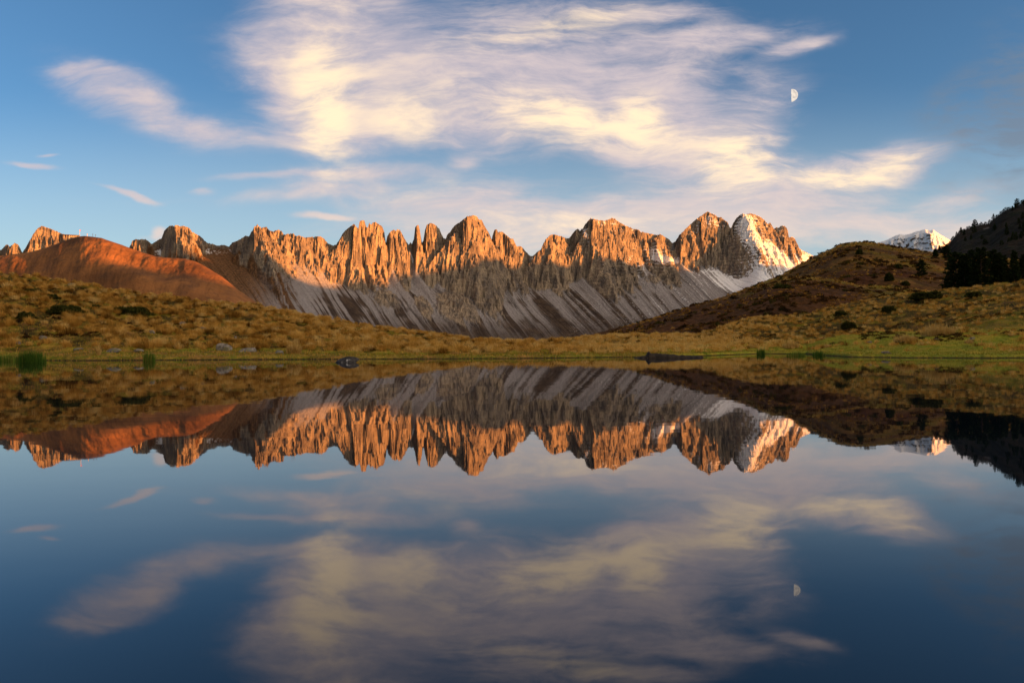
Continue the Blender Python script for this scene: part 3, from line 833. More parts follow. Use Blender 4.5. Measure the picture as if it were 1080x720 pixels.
    for x0, y0, rx, ry, ln, k in ((672, 283, 7, 9, 0.3, 0.45), (692, 268, 9, 9, 0.6, 0.5), (705, 274, 14, 3.5, 1.6, 0.8), (665, 272, 3, 7, -0.5, 0.4), (790, 236, 6, 12, 0.5, 0.4), (806, 262, 7, 20, 1.05, 0.6), (822, 268, 6, 18, 1.0, 0.6), (786, 252, 6, 12, 0.6, 0.5), (562, 274, 4, 7, 0.6, 0.5), (484, 276, 4, 12, 0.3, 0.5), (435, 270, 2.5, 14, 0.1, 0.5), (408, 272, 2.5, 18, 0, 0.5),
                              (362, 268, 7, 8, 0.4, 0.3), (747, 233, 16, 9, 0.0, 0.42), (732, 246, 8, 9, -0.5, 0.4), (763, 244, 7, 10, 0.3, 0.3), (790, 232, 14, 8, 0.0, 0.3), (640, 235, 18, 3.5, 0.15, 0.6), (665, 243, 16, 2.5, 2.5, 0.5), (618, 246, 3.5, 13, 0.35, 0.6), (478, 248, 8, 4, -1.0, 0.4), (506, 262, 3, 4, 0.3, 0.4), (525, 262, 3, 10, 0.3, 0.45), (448, 262, 2, 8, 0.2, 0.4), (170, 262, 5, 9, 0.4, 0.6), (764, 300, 26, 9, 0.3, 0.3), (800, 296, 28, 16, 0.4, 0.35), (825, 285, 18, 14, 0.5, 0.4)):
        yy = Y - y0
        S += k * np.exp(-((A - x0 - ln * yy) / rx) ** 2 - (yy / ry) ** 2)
    S -= 0.45 * np.exp(-((A - 752) / 34.0) ** 4 - ((Y - 265) / 19.0) ** 4)
    S -= 0.14 * sstep(dT, 0, 60) * sstep(A, 690, 720) * sstep(A, 815, 790)
    S += 0.48 * np.where(dT > 0, f2 + 0.9 * f3, 0.6 * fbm(A / 5 - 0.2 * Y, Y / 4, 3, 391)) * sstep(A, 600, 760)
    S += 0.28 * fbm(C / 6, Y / 9, 4, 393) * sstep(A, 770, 790)
    S = np.where((dT > 0) & (A < 600), S - 0.25, S)
    o = grid_mesh('mountain_range', P, mat, dict(rock=rk, scree=scr, grass=grass, snow=S), smooth=False)
    return tag(o, kind='structure')


def build_snow_peak(mat):
    tab = [(840, 300), (880, 277), (905, 264), (925, 256.5), (935, 253.5), (945, 248.5), (950, 247), (953, 248), (960, 246.8), (966, 244.5), (972, 243), (977, 241.8), (980, 243), (985, 242.4), (990, 246), (997, 250), (1003, 253.5), (1007, 255), (1012, 258), (1030, 266), (1060, 280), (1100, 300)]
    a = np.arange(842, 1098, 0.6)
    ec = interp_px(tab, a) + 0.5 * fbm(a / 4, 0 * a, 3, 401)
    v = np.linspace(0, 1, 120)
    Y = ec[None] + (320 - ec)[None] * v[:, None] ** 1.1
    A = np.broadcast_to(a, Y.shape)
    E = px_E(A, Y)
    Eb = px_E(a, 320.0)
    R = 8200 * (Eb - 0.75) / (E - 0.75)
    h = Y - ec[None]
    D = np.zeros_like(Y)
    for c0, amp, wl, wr, ln in ((981, 620, 34, 40, 0.15), (948, 240, 20, 22, -0.3), (963, 110, 8, 12, 0.1)):
        d = A - c0 - ln * h
        D += amp * np.clip(np.where(d < 0, 1 + d / wl, 1 - d / wr), 0, 1)
    D += 120 * (np.abs(fbm((A + 0.3 * h) / 9, Y / 14, 4, 403)) - 0.2) + 50 * fbm(A / 3, Y / 4, 3, 405)
    D *= np.clip(h / 4 + 0.1, 0, 1)
    R2 = R - D
    th = px_theta(A)
    P = np.stack([R2 * np.sin(th), R2 * np.cos(th), EYE + R2 * E], -1)
    rows = []
    for dr, dz in ((60, -40), (400, -300), (1500, -900)):
        t0 = px_theta(a)
        rows.insert(0, np.stack([(R2[0] + dr) * np.sin(t0), (R2[0] + dr) * np.cos(t0), P[0, :, 2] + dz], -1))
    Pf = np.concatenate([np.array(rows), P], 0)
    S = 0.92 + 0.35 * fbm(A / 4 + 0.1 * Y, Y / 3, 4, 407) - 0.5 * sstep(np.abs(A - 981 - 0.15 * h), 3, 0) * (h > 1) - 0.3 * sstep(A, 984, 992)*sstep(h,3,0.5)
    S = np.concatenate([np.repeat(S[:1], 3, 0), S], 0)
    one = np.ones_like(S)
    o = grid_mesh('snowy_mountain', Pf, mat, dict(rock=one, scree=one * 0, grass=one * 0, snow=S))
    return tag(o, kind='structure')


# ------------------------------------------------------------------ unseen ridge to the west, its crest shaped to lay shade over the valley
def build_west_ridge(mat):
    sv = np.array([math.sin(rad(SUN_AZ)), math.cos(rad(SUN_AZ))])
    pv = np.array([-sv[1], sv[0]])
    q0 = 3000.0
    pts = []
    for a, y, R in ((37, 266, 1850), (87, 279, 1750), (130, 284, 1700), (165, 286, 1690), (190, 291, 1670), (225, 306, 1650),
                    (60, 268, 4400), (190, 268, 4350), (250, 284, 4300), (275, 294, 4280), (300, 301, 4250), (330, 305, 4300), (350, 303, 4350), (365, 295, 4420), (382, 299, 4480), (400, 304, 4540), (415, 291, 4600), (430, 287, 4650), (440, 290, 4690), (455, 286, 4740), (470, 282, 4790), (490, 271, 4860), (505, 279, 4910), (520, 269, 4960), (535, 285, 5020), (550, 280, 5070), (565, 275, 5130),
                    (582, 281, 5180), (600, 282, 5240), (613, 270, 5290), (632, 277, 5350), (660, 281, 5450), (685, 279, 5540), (700, 285, 5580), (720, 289, 5650), (745, 286, 5750), (780, 288, 5850), (800, 284, 5900), (830, 281, 6000)):
        th = px_theta(a)
        xy = np.array([R * math.sin(th), R * math.cos(th)])
        z = EYE + R * px_E(a, y)
        q, p = xy @ sv, xy @ pv
        pts.append((p, z + (q0 - q) * math.tan(rad(SUN_EL))))
    pts.sort()
    pts = np.array(pts)
    p = np.arange(-6000, 11000, 30.0)
    H = np.interp(p, np.concatenate([[-6000, -500], pts[:, 0], [7000, 11000]]), np.concatenate([[420, pts[0, 1]], pts[:, 1], [pts[-1, 1], 500]]))
    ks = np.hanning(7)
    H = np.convolve(np.pad(H, 3, mode='edge'), ks / ks.sum(), 'valid') + 14 * fbm(p / 110, 0 * p, 4, 411)
    w = np.array([-1500, -1100, -700, -350, -120, 0, 150, 500, 1000, 1800], float)
    k = np.array([-320, -120, 0.28, 0.62, 0.90, 1.0, 0.9, 0.6, 0.2, -320])
    rows = []
    for wi, ki in zip(w, k):
        Q = q0 + wi
        z = np.full_like(p, ki) if abs(ki) > 1.5 else H * ki + (25 * fbm(p / 220, 0 * p + wi, 3, 413) if wi else 0)
        rows.append(np.stack([Q * sv[0] + p * pv[0], Q * sv[1] + p * pv[1], z], -1))
    o = grid_mesh('hills', np.array(rows), mat, dict(rock=np.zeros((len(w), len(p)))))
    return tag(o, kind='structure')


M_RANGE = mat_mountain()
M_HEATH = mat_heath()
M_MEADOW = mat_meadow()
M_FARMEADOW = mat_meadow(True)
M_DARK = mat_dark_hill()

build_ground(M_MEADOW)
wv = 260.0
water = poly_mesh('water', [(-wv, -40, 0), (wv, -40, 0), (wv, 140, 0), (-wv, 140, 0)], [(0, 1, 2, 3)], mat_water())
tag(water, kind='structure')
build_range(M_RANGE)
build_snow_peak(M_RANGE)
build_brown_hill(M_HEATH)


def red_b(T, R, P):
    x, y = P[..., 0], P[..., 1]
    t = (R - 150) / 150
    return dict(red=np.clip(0.95 - 0.8 * sstep(t + 0.25 * fbm(x / 20, y / 20, 3, 421), 0.72, 0.95) * sstep(T, 0.22, 0.3), 0, 1) * sstep(T, 0.47, 0.40))


def red_c(T, R, P):
    x, y = P[..., 0], P[..., 1]
    t = (R - 300) / 260
    return dict(red=np.clip(0.62 + 0.8 * fbm(x / 40, y / 40, 4, 423) + 0.3 * sstep(t, 0.75, 0.4) - 0.7 * sstep(t, 0.82, 0.97), 0, 1))


build_layer('hill', 'heath_slope', M_FARMEADOW, (565, 1200), 900, red_b)
build_layer('hill', 'round_hill', M_FARMEADOW, (705, 1450), 800, red_c)


def rock_d(T, R, P):
    a = CX + FPX * np.tan(T)
    t = (R - 620) / 630
    g = np.exp(-((a - 1042) / 9) ** 2 - ((t - 0.80) / 0.07) ** 2) + 0.8 * np.exp(-((a - 1074) / 14) ** 2 - ((t - 0.85) / 0.06) ** 2)
    return dict(rock=0.6 * g)


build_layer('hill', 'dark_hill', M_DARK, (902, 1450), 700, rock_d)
build_west_ridge(M_DARK)


def surface_at(a, y, zf, R0, R1, n=4000):
    """where the line of sight through a direction first meets a height function"""
    th = float(px_theta(a))
    E = float(px_E(a, y))
    R = np.linspace(R0, R1, n)
    z = zf(np.full(n, th), R)
    hit = np.nonzero(z >= EYE + R * E)[0]
    r = R[hit[0]] if len(hit) else R[np.argmin(np.abs(z - EYE - R * E))]
    return np.array([r * math.sin(th), r * math.cos(th), float(zf(np.array([th]), np.array([r]))[0])])


def on_ground(a, y):
    return surface_at(a, y, ground_z, 40, 200)


def on_layer(key, a, y):
    L = LAYERS[key]
    return surface_at(a, y, lambda t, r: layer_z(L, t, r), L['R0'], L['R'] * 1.05)


# ------------------------------------------------------------------ grass
def blade_field(bx, by, bz, az, lean, ln, wd, tint):
    """three-sided bent blades: arrays of root, direction, reach, length, width"""
    n = len(bx)
    dx, dy = np.cos(az), np.sin(az)
    sx, sy = -dy, dx
    V = np.zeros((n, 5, 3), np.float32)
    mh, mr = ln * np.cos(lean * 0.45) * 0.6, ln * np.sin(lean * 0.45) * 0.6
    th_, tr = mh + ln * 0.4 * np.cos(lean * 1.5), mr + ln * 0.4 * np.sin(lean * 1.5)
    for k, (h, r, w) in enumerate(((0, 0, 1.0), (0, 0, -1.0), (mh, mr, -0.8), (mh, mr, 0.8), (th_, tr, 0.0))):
        V[:, k, 0] = bx + dx * r + sx * wd * w * 0.5
        V[:, k, 1] = by + dy * r + sy * wd * w * 0.5
        V[:, k, 2] = bz + h
    i = np.arange(n)[:, None] * 5
    F = np.concatenate([i + np.array([[0, 1, 2]]), i + np.array([[0, 2, 3]]), i + np.array([[3, 2, 4]])], 0)
    return V.reshape(-1, 3), F, np.repeat(tint, 5)


def scatter(n, a0, a1, s0, s1, seed):
    """random places on the near ground, even over its area"""
    rs_ = np.random.RandomState(seed)
    th = np.arctan(rs_.uniform((a0 - CX) / FPX, (a1 - CX) / FPX, n))
    rs, rc, zc = near_params(th)
    s = rs_.uniform(s0, s1, n)
    R = rs + (rc - rs) * s
    keep = rs_.rand(n) < (R / 150.0) ** 0.5
    return th[keep], R[keep], s[keep], rs_


GRASS_STOPS = [(0.0, (0.07, 0.034, 0.008)), (0.2, (0.24, 0.115, 0.020)), (0.45, (0.52, 0.275, 0.05)), (0.7, (0.70, 0.42, 0.10)), (0.85, (0.75, 0.53, 0.20)), (0.9, (0.25, 0.21, 0.02)), (1.0, (0.10, 0.13, 0.010))]
M_GRASS = mat_blades('dry_mountain_grass', GRASS_STOPS)


def build_grass():
    Vs, Fs, Ts = [], [], []
    off = 0

    def add(V, F, T):
        nonlocal off
        Vs.append(V)
        Fs.append(F + off)
        Ts.append(T)
        off += len(V)

    def tufts(th, R, nb, size, tone, rs_, spread=0.5, wide=0.026):
        x, y = R * np.sin(th), R * np.cos(th)
        z = ground_z(th, R)
        m = len(th)
        k = nb
        X = np.repeat(x, k)
        Y = np.repeat(y, k)
        Zr = np.repeat(z, k)
        S = np.repeat(size, k)
        n = m * k
        q = np.sqrt(rs_.rand(n))
        r = q * S * spread
        ph = rs_.rand(n) * 2 * np.pi
        lean = 0.12 + 1.25 * q ** 1.3 * rs_.uniform(0.6, 1.15, n)
        az = ph + rs_.normal(0, 0.4, n)
        ln = S * rs_.uniform(0.6, 1.1, n)
        t = np.clip(np.repeat(tone, k) + rs_.normal(0, 0.07, n), 0, 0.86)
        V, F, T = blade_field(X + np.cos(ph) * r, Y + np.sin(ph) * r, Zr - 0.05, az, lean, ln, wide * (0.7 + 0.6 * rs_.rand(n)) * np.clip(np.repeat(R, k) / 95, 0.8, 1.6), t)
        add(V, F, T)

    # tussocks of the left slope and of the rise in the middle
    th, R, s, rs_ = scatter(9500, -60, 660, 0.10, 1.06, 1)
    x, y = R * np.sin(th), R * np.cos(th)
    pat = fbm(x / 7, y / 7, 3, 501) + 0.4 * fbm(x / 2, y / 2, 2, 503)
    mid = np.exp(-((CX + FPX * np.tan(th) - 450) / 190) ** 2)
    hm = hummock(x, y)
    ac = CX + FPX * np.tan(th)
    keep = (rs_.rand(len(th)) < sstep(ac, 660, 560)) & (pat + 0.45 * mid + 0.30 * sstep(s, 0.85, 1.0) > -0.12) & (hm > 0.03)
    th, R, s, pat = th[keep], R[keep], s[keep], pat[keep]
    size = np.clip(0.76 + 0.40 * pat + rs_.normal(0, 0.2, len(th)), 0.35, 1.4)
    tone = np.clip(0.47 + 0.20 * rs_.randn(len(th)) + 0.12 * mid[keep] + 0.10 * sstep(s, 0.8, 1.0), 0.12, 0.84)
    tufts(th, R, 130, size, tone, rs_)
    # pale tufts in the middle right and on the green flats
    th, R, s, rs_ = scatter(5600, 540, 860, 0.08, 1.05, 2)
    ac = CX + FPX * np.tan(th)
    keep = (rs_.rand(len(th)) < sstep(ac, 540, 640) * sstep(ac, 860, 740)) & (hummock(R * np.sin(th), R * np.cos(th)) > -0.10)
    th, R = th[keep], R[keep]
    tufts(th, R, 46, np.clip(rs_.normal(0.58, 0.18, len(th)), 0.25, 1.1), np.clip(rs_.normal(0.70, 0.14, len(th)), 0.3, 0.86), rs_)
    th, R, s, rs_ = scatter(5200, 740, 1130, 0.10, 1.05, 3)
    x, y = R * np.sin(th), R * np.cos(th)
    pat = fbm(x / 9, y / 9, 3, 511)
    keep = (pat > 0.02 - 0.5 * sstep(s, 0.35, 0.8)) & (hummock(x, y) > -0.06)
    th, R = th[keep], R[keep]
    tufts(th, R, 44, np.clip(rs_.normal(0.48, 0.16, len(th)), 0.2, 1.0), np.clip(rs_.normal(0.52, 0.19, len(th)), 0.1, 0.85), rs_)
    # short sward everywhere: small green and rusty blades
    th, R, s, rs_ = scatter(210000, -60, 1130, -0.004, 1.02, 4)
    x, y = R * np.sin(th), R * np.cos(th)
    z = ground_z(th, R)
    n = len(th)
    rt = sstep(th, 0.12, 0.26) * sstep(s, 0.7, 0.35)
    gr = sstep(s, 0.16, 0.07) * 0.6
    green = rs_.rand(n) < np.maximum(np.maximum(0.92 * rt, gr), 0.55)
    t = np.where(green, rs_.uniform(0.88, 1.0, n), np.clip(rs_.normal(0.4, 0.15, n), 0.05, 0.8))
    V, F, T = blade_field(x, y, z - 0.03, rs_.rand(n) * 6.28, rs_.uniform(0.2, 1.0, n), rs_.uniform(0.12, 0.30, n) * (1 - 0.35 * rt), rs_.uniform(0.022, 0.05, n), t)
    add(V, F, T)
    o = poly_mesh('grass', np.concatenate(Vs), np.concatenate(Fs), M_GRASS, dict(tint=np.concatenate(Ts)))
    tag(o, kind='stuff')


build_grass()


def build_far_grass(key, n, a0, a1, seed, size, mean):
    L = LAYERS[key]
    rs_ = np.random.RandomState(seed)
    a = rs_.uniform(a0, a1, n)
    th = px_theta(a)
    R = L['R0'] + (L['R'] - L['R0']) * rs_.uniform(0.05, 1.02, n) ** 0.7
    x, y = R * np.sin(th), R * np.cos(th)
    keep = fbm(x / 20, y / 20, 3, seed) + 0.35 * sstep((R - L['R0']) / (L['R'] - L['R0']), 0.8, 0.95) > -0.05
    th, R, x, y = th[keep], R[keep], x[keep], y[keep]
    z = layer_z(L, th, R)
    m, k = len(th), 16
    S = np.repeat(np.clip(rs_.normal(size, size * 0.3, m), size * 0.4, size * 2), k)
    r = np.sqrt(rs_.rand(m * k)) * S * 0.7
    ph = rs_.rand(m * k) * 6.28
    t = np.clip(np.repeat(rs_.normal(mean, 0.2, m), k) + rs_.normal(0, 0.07, m * k), 0.0, 0.8)
    tc = (R - L['R0']) / (L['R'] - L['R0'])
    t = np.clip(t + 0.34 * np.repeat(sstep(tc, 0.8, 0.95), k), 0, 0.84)
    V, F, T = blade_field(np.repeat(x, k) + np.cos(ph) * r, np.repeat(y, k) + np.sin(ph) * r, np.repeat(z, k) - 0.1, ph, 0.3 + 0.8 * rs_.rand(m * k), S * rs_.uniform(0.7, 1.2, m * k), S * 0.16, t)
    return V, F, T


far = [build_far_grass('heath_slope', 5200, 640, 1120, 521, 0.5, 0.18), build_far_grass('round_hill', 5200, 770, 1120, 523, 0.75, 0.24)]
offs = 0
for i, (V, F, T) in enumerate(far):
    far[i] = (V, F + offs, T)
    offs += len(V)
o = poly_mesh('grass', np.concatenate([f[0] for f in far]), np.concatenate([f[1] for f in far]), M_GRASS, dict(tint=np.concatenate([f[2] for f in far])))
tag(o, kind='stuff')


# ------------------------------------------------------------------ low dark heather between the tussocks
def leaf_cloud(cx, cy, cz, rx, ry, rz, n, leaf, rs_, shell=0.55):
    d = rs_.normal(0, 1, (n, 3))
    d[:, 2] = np.abs(d[:, 2])
    d /= np.linalg.norm(d, axis=1)[:, None]
    rr = rs_.uniform(shell, 1.0, n) ** 0.7
    bumps = 1 + 0.22 * np.sin(d[:, 0] * 5 + cx) * np.cos(d[:, 1] * 6 + cy) + 0.12 * np.sin(d[:, 2] * 11 + cx * 3)
    c = d * (rr * bumps)[:, None] * np.array([rx, ry, rz]) + np.array([cx, cy, cz])
    u = rs_.normal(0, 1, (n, 3))
    u /= np.linalg.norm(u, axis=1)[:, None]
    w = np.cross(u, rs_.normal(0, 1, (n, 3)))
    w /= np.linalg.norm(w, axis=1)[:, None]
    L = leaf * rs_.uniform(0.6, 1.3, n)[:, None]
    V = np.stack([c - u * L, c + w * L * 0.45, c + u * L, c - w * L * 0.45], 1).reshape(-1, 3)
    F = np.arange(n * 4).reshape(n, 4)
    return V, F


M_HEATHER = mat_blades('heather_leaves', [(0.0, (0.022, 0.014, 0.007)), (0.4, (0.055, 0.028, 0.011)), (0.7, (0.10, 0.045, 0.014)), (0.85, (0.055, 0.05, 0.011)), (1.0, (0.032, 0.042, 0.010))])
Vs, Fs, Ts, off = [], [], [], 0
th, R, s, rs_ = scatter(4200, -60, 700, 0.2, 1.0, 11)
x, y = R * np.sin(th), R * np.cos(th)
w_ = fbm(x / 9, y / 9, 3, 601)
left = sstep(th, -0.02, -0.25)
keep = w_ > 0.20 - 0.16 * left
th2, R2, _s2, rs2 = scatter(1500, 760, 1130, 0.2, 1.0, 12)
w2 = fbm(R2 * np.sin(th2) / 9, R2 * np.cos(th2) / 9, 3, 603) > 0.14
for t_, r_ in zip(np.concatenate([th[keep], th2[w2]]), np.concatenate([R[keep], R2[w2]])):
    zx = float(ground_z(np.array([t_]), np.array([r_]))[0])
    k = rs_.uniform(0.22, 0.7)
    V, F = leaf_cloud(r_ * math.sin(t_), r_ * math.cos(t_), zx - 0.05, k, k, k * 0.6, 70, 0.11, rs_)
    Vs.append(V)
    Fs.append(F + off)
    Ts.append(np.repeat(np.clip(rs_.normal(rs_.uniform(0.05, 0.95), 0.12, 70), 0, 1), 4))
    off += len(V)
for key, n_, a0, a1, sd, k0, k1 in (('heath_slope', 1700, 650, 1000, 13, 0.4, 1.3), ('round_hill', 1500, 780, 1120, 14, 0.6, 2.2)):
    L = LAYERS[key]
    rs_ = np.random.RandomState(sd)
    tt = px_theta(rs_.uniform(a0, a1, n_))
    rr = L['R0'] + (L['R'] - L['R0']) * rs_.uniform(0.1, 1.0, n_)
    ok = fbm(rr * np.sin(tt) / 25, rr * np.cos(tt) / 25, 3, 605 + sd) > 0.02
    for t_, r_ in zip(tt[ok], rr[ok]):
        zx = float(layer_z(L, np.array([t_]), np.array([r_]))[0])
        k = rs_.uniform(k0, k1)
        V, F = leaf_cloud(r_ * math.sin(t_), r_ * math.cos(t_), zx - 0.1, k, k, k * 0.55, 60, 0.3 * k, rs_)
        Vs.append(V)
        Fs.append(F + off)
        Ts.append(np.repeat(np.clip(rs_.normal(rs_.uniform(0.05, 0.95), 0.12, 60), 0, 1), 4))
        off += len(V)
o = poly_mesh('ground_cover', np.concatenate(Vs), np.concatenate(Fs), M_HEATHER, dict(tint=np.concatenate(Ts)))
tag(o, kind='stuff')


# ------------------------------------------------------------------ rocks
M_ROCK = mat_simple('lichen_grey_stone', (0.10, 0.088, 0.074), (0.25, 0.222, 0.19), 3.0, 0.85, 0.06, 0.15, ((0.16, 0.15, 0.05), 1.6, 0.55, 0.66))
M_WETROCK = mat_simple('dark_wet_stone', (0.012, 0.011, 0.011), (0.045, 0.04, 0.038), 4.0, 0.5, 0.05, 0.3, ((0.40, 0.39, 0.38), 1.1, 0.60, 0.68))
M_PEAT = mat_simple('black_peat', (0.010, 0.008, 0.007), (0.034, 0.025, 0.018), 3.0, 0.75, 0.06, 0.15, ((0.09, 0.07, 0.05), 5.0, 0.62, 0.7))


def rock_mesh(name, sx, sy, sz, seed, mat, sharp=0.35):
    """a boulder: a sphere cut by random planes, weathered by noise, half sunk in the turf"""
    rs_ = np.random.RandomState(seed)
    nu, nv = 34, 20
    U, Vv = np.meshgrid(np.linspace(0, 2 * np.pi, nu, endpoint=False), np.linspace(0.02, np.pi - 0.02, nv))
    d = np.stack([np.sin(Vv) * np.cos(U), np.sin(Vv) * np.sin(U), np.cos(Vv)], -1)
    r = np.ones(d.shape[:2])
    for _ in range(11):
        n = rs_.normal(0, 1, 3)
        n /= np.linalg.norm(n)
        h = rs_.uniform(0.50, 0.86)
        dd = d @ n
        r = np.where(dd > 1e-3, np.minimum(r, h / np.maximum(dd, 1e-3)), r)
    r = r * (1 + sharp * 0.35 * fbm(d[..., 0] * 3 + d[..., 2] * 2, d[..., 1] * 3 + d[..., 2], 4, seed))
    P = d * r[..., None] * np.array([sx, sy, sz])
    me = grid_mesh(name, P, mat, wrap=True, smooth=False)
    m = me.data
    return me


ROCKS = [  # column, row of foot, width px, height px, name, label
    (237, 369, 17, 8, 'boulder', 'large pale lichened boulder with a sloping right end on the left bank'),
    (261, 370.5, 22, 5, 'flat_rock', 'long flat grey slab just right of the large pale boulder on the bank'),
    (120, 371, 20, 4.5, 'flat_rock', 'low pink-beige stone slab in the grass midway between the two reed clumps on the left'),
    (147, 371, 12, 4, 'flat_rock', 'flat beige slab in the bank grass just left of the thin reed clump'),
    (82, 369.5, 11, 3, 'flat_rock', 'small flat grey stone right of the dense green reed clump'),
    (46, 357, 7, 4.5, 'rock', 'grey rock in the tussocks above the dense green reed clump'),
    (19, 363, 5, 4, 'rock', 'small whitish rock near the left edge of the left bank'),
    (193, 344, 9, 5.5, 'rock', 'jagged pale rock part way up the left slope above the shore slabs'),
    (213, 349, 11, 5, 'rock', 'pale split rock on the left slope, lower neighbour of the jagged one'),
    (160, 351, 6, 3.5, 'rock', 'dull grey rock on the left slope below the widest dark juniper'),
    (248, 357, 5, 4, 'rock', 'small white stone on the slope directly above the large pale boulder'),
    (203, 349.5, 5, 2.5, 'rock', 'tiny pale stone between the jagged rock and the split rock on the slope'),
    (295, 372.5, 14, 4, 'flat_rock', 'flat grey slab low on the bank, rightmost of the slabs on the left shore'),
    (75, 301, 8, 3, 'rock', 'pale flat stone high on the left slope just under its skyline'),
    (346, 368, 5, 2, 'rock', 'small whitish flat stone on the bank behind the dark rock in the lake'),
    (936, 373, 13, 3.5, 'flat_rock', 'flat pale grey slab at the edge of the green right shore'),
    (916, 361.5, 6, 2.5, 'rock', 'small grey stone in the green meadow behind the flat slab on the right shore'),
    (1025, 357.5, 6, 3, 'rock', 'bluish grey stone on the bright green flat at the right'),
    (987, 358.5, 5, 2, 'rock', 'small stone in the right meadow beside a pale grass tuft'),
]
for i, (a, y, w, h, nm, lab) in enumerate(ROCKS):
    p = on_ground(a, y)
    D = math.hypot(p[0], p[1])
    sx, sz = w / FPX * D * 0.54, h / FPX * D * 0.62
    o = rock_mesh(nm, sx, max(sx * 0.6, 0.25), sz, 700 + i, M_ROCK)
    o.location = (p[0], p[1], p[2] + sz * 0.25)
    o.rotation_euler = (0.12 * math.sin(i), 0.30 if i == 0 else 0.2 * math.cos(i * 2.1), 0.5 * math.sin(i * 3))
    tag(o, lab, 'rock')

# the boulder's tail: its own lower block
D = 62.0
th = float(px_theta(366))
o = rock_mesh('dark_rock', 1.0, 0.55, 0.42, 760, M_WETROCK, 0.6)
o.location = (D * math.sin(th), D * math.cos(th), 0.10)
tag(o, 'dark rock with a whitish left end standing in the lake off the left bank', 'rock')

D = 74.0
th = float(px_theta(704))
P = []
nx, ny = 90, 16
ux = np.linspace(-3.4, 3.4, nx)
uy = np.linspace(-0.55, 0.55, ny)
UX, UY = np.meshgrid(ux, uy)
prof = np.interp(ux, [-3.4, -3.0, -2.0, -1.75, -1.5, -0.3, 1.2, 2.5, 3.1, 3.4], [-0.15, 0.05, 0.25, 0.62, 0.42, 0.38, 0.24, 0.16, 0.16, -0.15])
ZZ = -0.15 + (prof[None] + 0.15 + 0.10 * fbm(UX * 1.6, UY * 2, 4, 771)) * np.sqrt(np.clip(1 - (UY / 0.56) ** 2, 0, 1))
o = grid_mesh('peat_bank', np.stack([UX, UY, ZZ], -1), M_PEAT, smooth=False)
o.location = (D * math.sin(th), D * math.cos(th), 0.0)
tag(o, 'long low black peat hump lying in the water at the middle right shore', 'peat bank')


# ------------------------------------------------------------------ junipers and other bushes
M_JUNIPER = mat_blades('juniper_needles', [(0.0, (0.018, 0.022, 0.007)), (0.5, (0.050, 0.056, 0.013)), (1.0, (0.115, 0.095, 0.022))])
M_BARK = mat_simple('conifer_bark', (0.035, 0.024, 0.018), (0.085, 0.06, 0.045), 6.0, 0.9, 0.03)


def tube(pts, radii, sides=7):
    pts = np.asarray(pts, float)
    V, F = [], []
    for i, (p, r) in enumerate(zip(pts, radii)):
        d = pts[min(i + 1, len(pts) - 1)] - pts[max(i - 1, 0)]
        d /= np.linalg.norm(d) + 1e-9
        u = np.cross(d, (0, 0, 1) if abs(d[2]) < 0.9 else (1, 0, 0))
        u /= np.linalg.norm(u)
        w = np.cross(d, u)
        for k in range(sides):
            t = 2 * math.pi * k / sides
            V.append(p + (u * math.cos(t) + w * math.sin(t)) * r)
    for i in range(len(pts) - 1):
        for k in range(sides):
            F.append((i * sides + k, i * sides + (k + 1) % sides, (i + 1) * sides + (k + 1) % sides, (i + 1) * sides + k))
    return V, F


def merge(parts):
    V, F, off = [], [], 0
    for v, f in parts:
        V += [tuple(x) for x in v]
        F += [tuple(i + off for i in q) for q in f]
        off += len(v)
    return V, F


BUSHES = [  # column, row of the middle of the base, width px, height px, where, label
    (36, 311, 20, 7, 'g', 'rounded dark juniper high on the left slope near the left edge'),
    (141, 333, 37, 11, 'g', 'widest dark green juniper, spreading across the left slope'),
    (70, 330, 34, 9, 'g', 'ragged dark juniper left of the widest one on the left slope'),
    (28, 336, 18, 7, 'g', 'dark bush lowest of those by the left edge of the left slope'),
    (103, 326, 12, 5, 'g', 'small dark bush between the two spreading junipers on the left slope'),
    (55, 315, 14, 5, 'g', 'small brownish dark bush right of the rounded juniper on the left slope'),
    (219, 325, 12, 4, 'g', 'low dark bush under the skyline of the left slope above the split rock'),
    (976, 315, 30, 8, 'g', 'widest dark green bush on the right slope below the conifer stand'),
    (937, 330, 14, 8, 'g', 'rounded dark bush on the right slope, between the widest bush and the round black one'),
    (895, 346, 14, 8, 'g', 'round blackish bush standing at the upper edge of the green right flat'),
    (886, 333, 12, 6, 'g', 'flat dark bush just above the round blackish bush on the right slope'),
    (1028, 313, 16, 6, 'g', 'reddish dark bush on the right slope right of the widest bush'),
    (826, 304, 20, 5, 'b', 'flat dark bush just below the crest of the nearer hummock'),
    (938, 296, 8, 9, 'c', 'dark bush low on the front of the round hill'),
    (907, 268, 7, 6, 'c', 'small dark bush under the summit of the round hill'),
    (948, 283, 8, 5, 'c', 'small dark bush half way down the round hill left of the lone conifer'),
    (955, 301, 8, 5, 'c', 'dark bush at the foot of the round hill below the lone conifer'),
    (812, 299, 6, 5, 'c', 'small dark bush on the left shoulder of the round hill'),
]
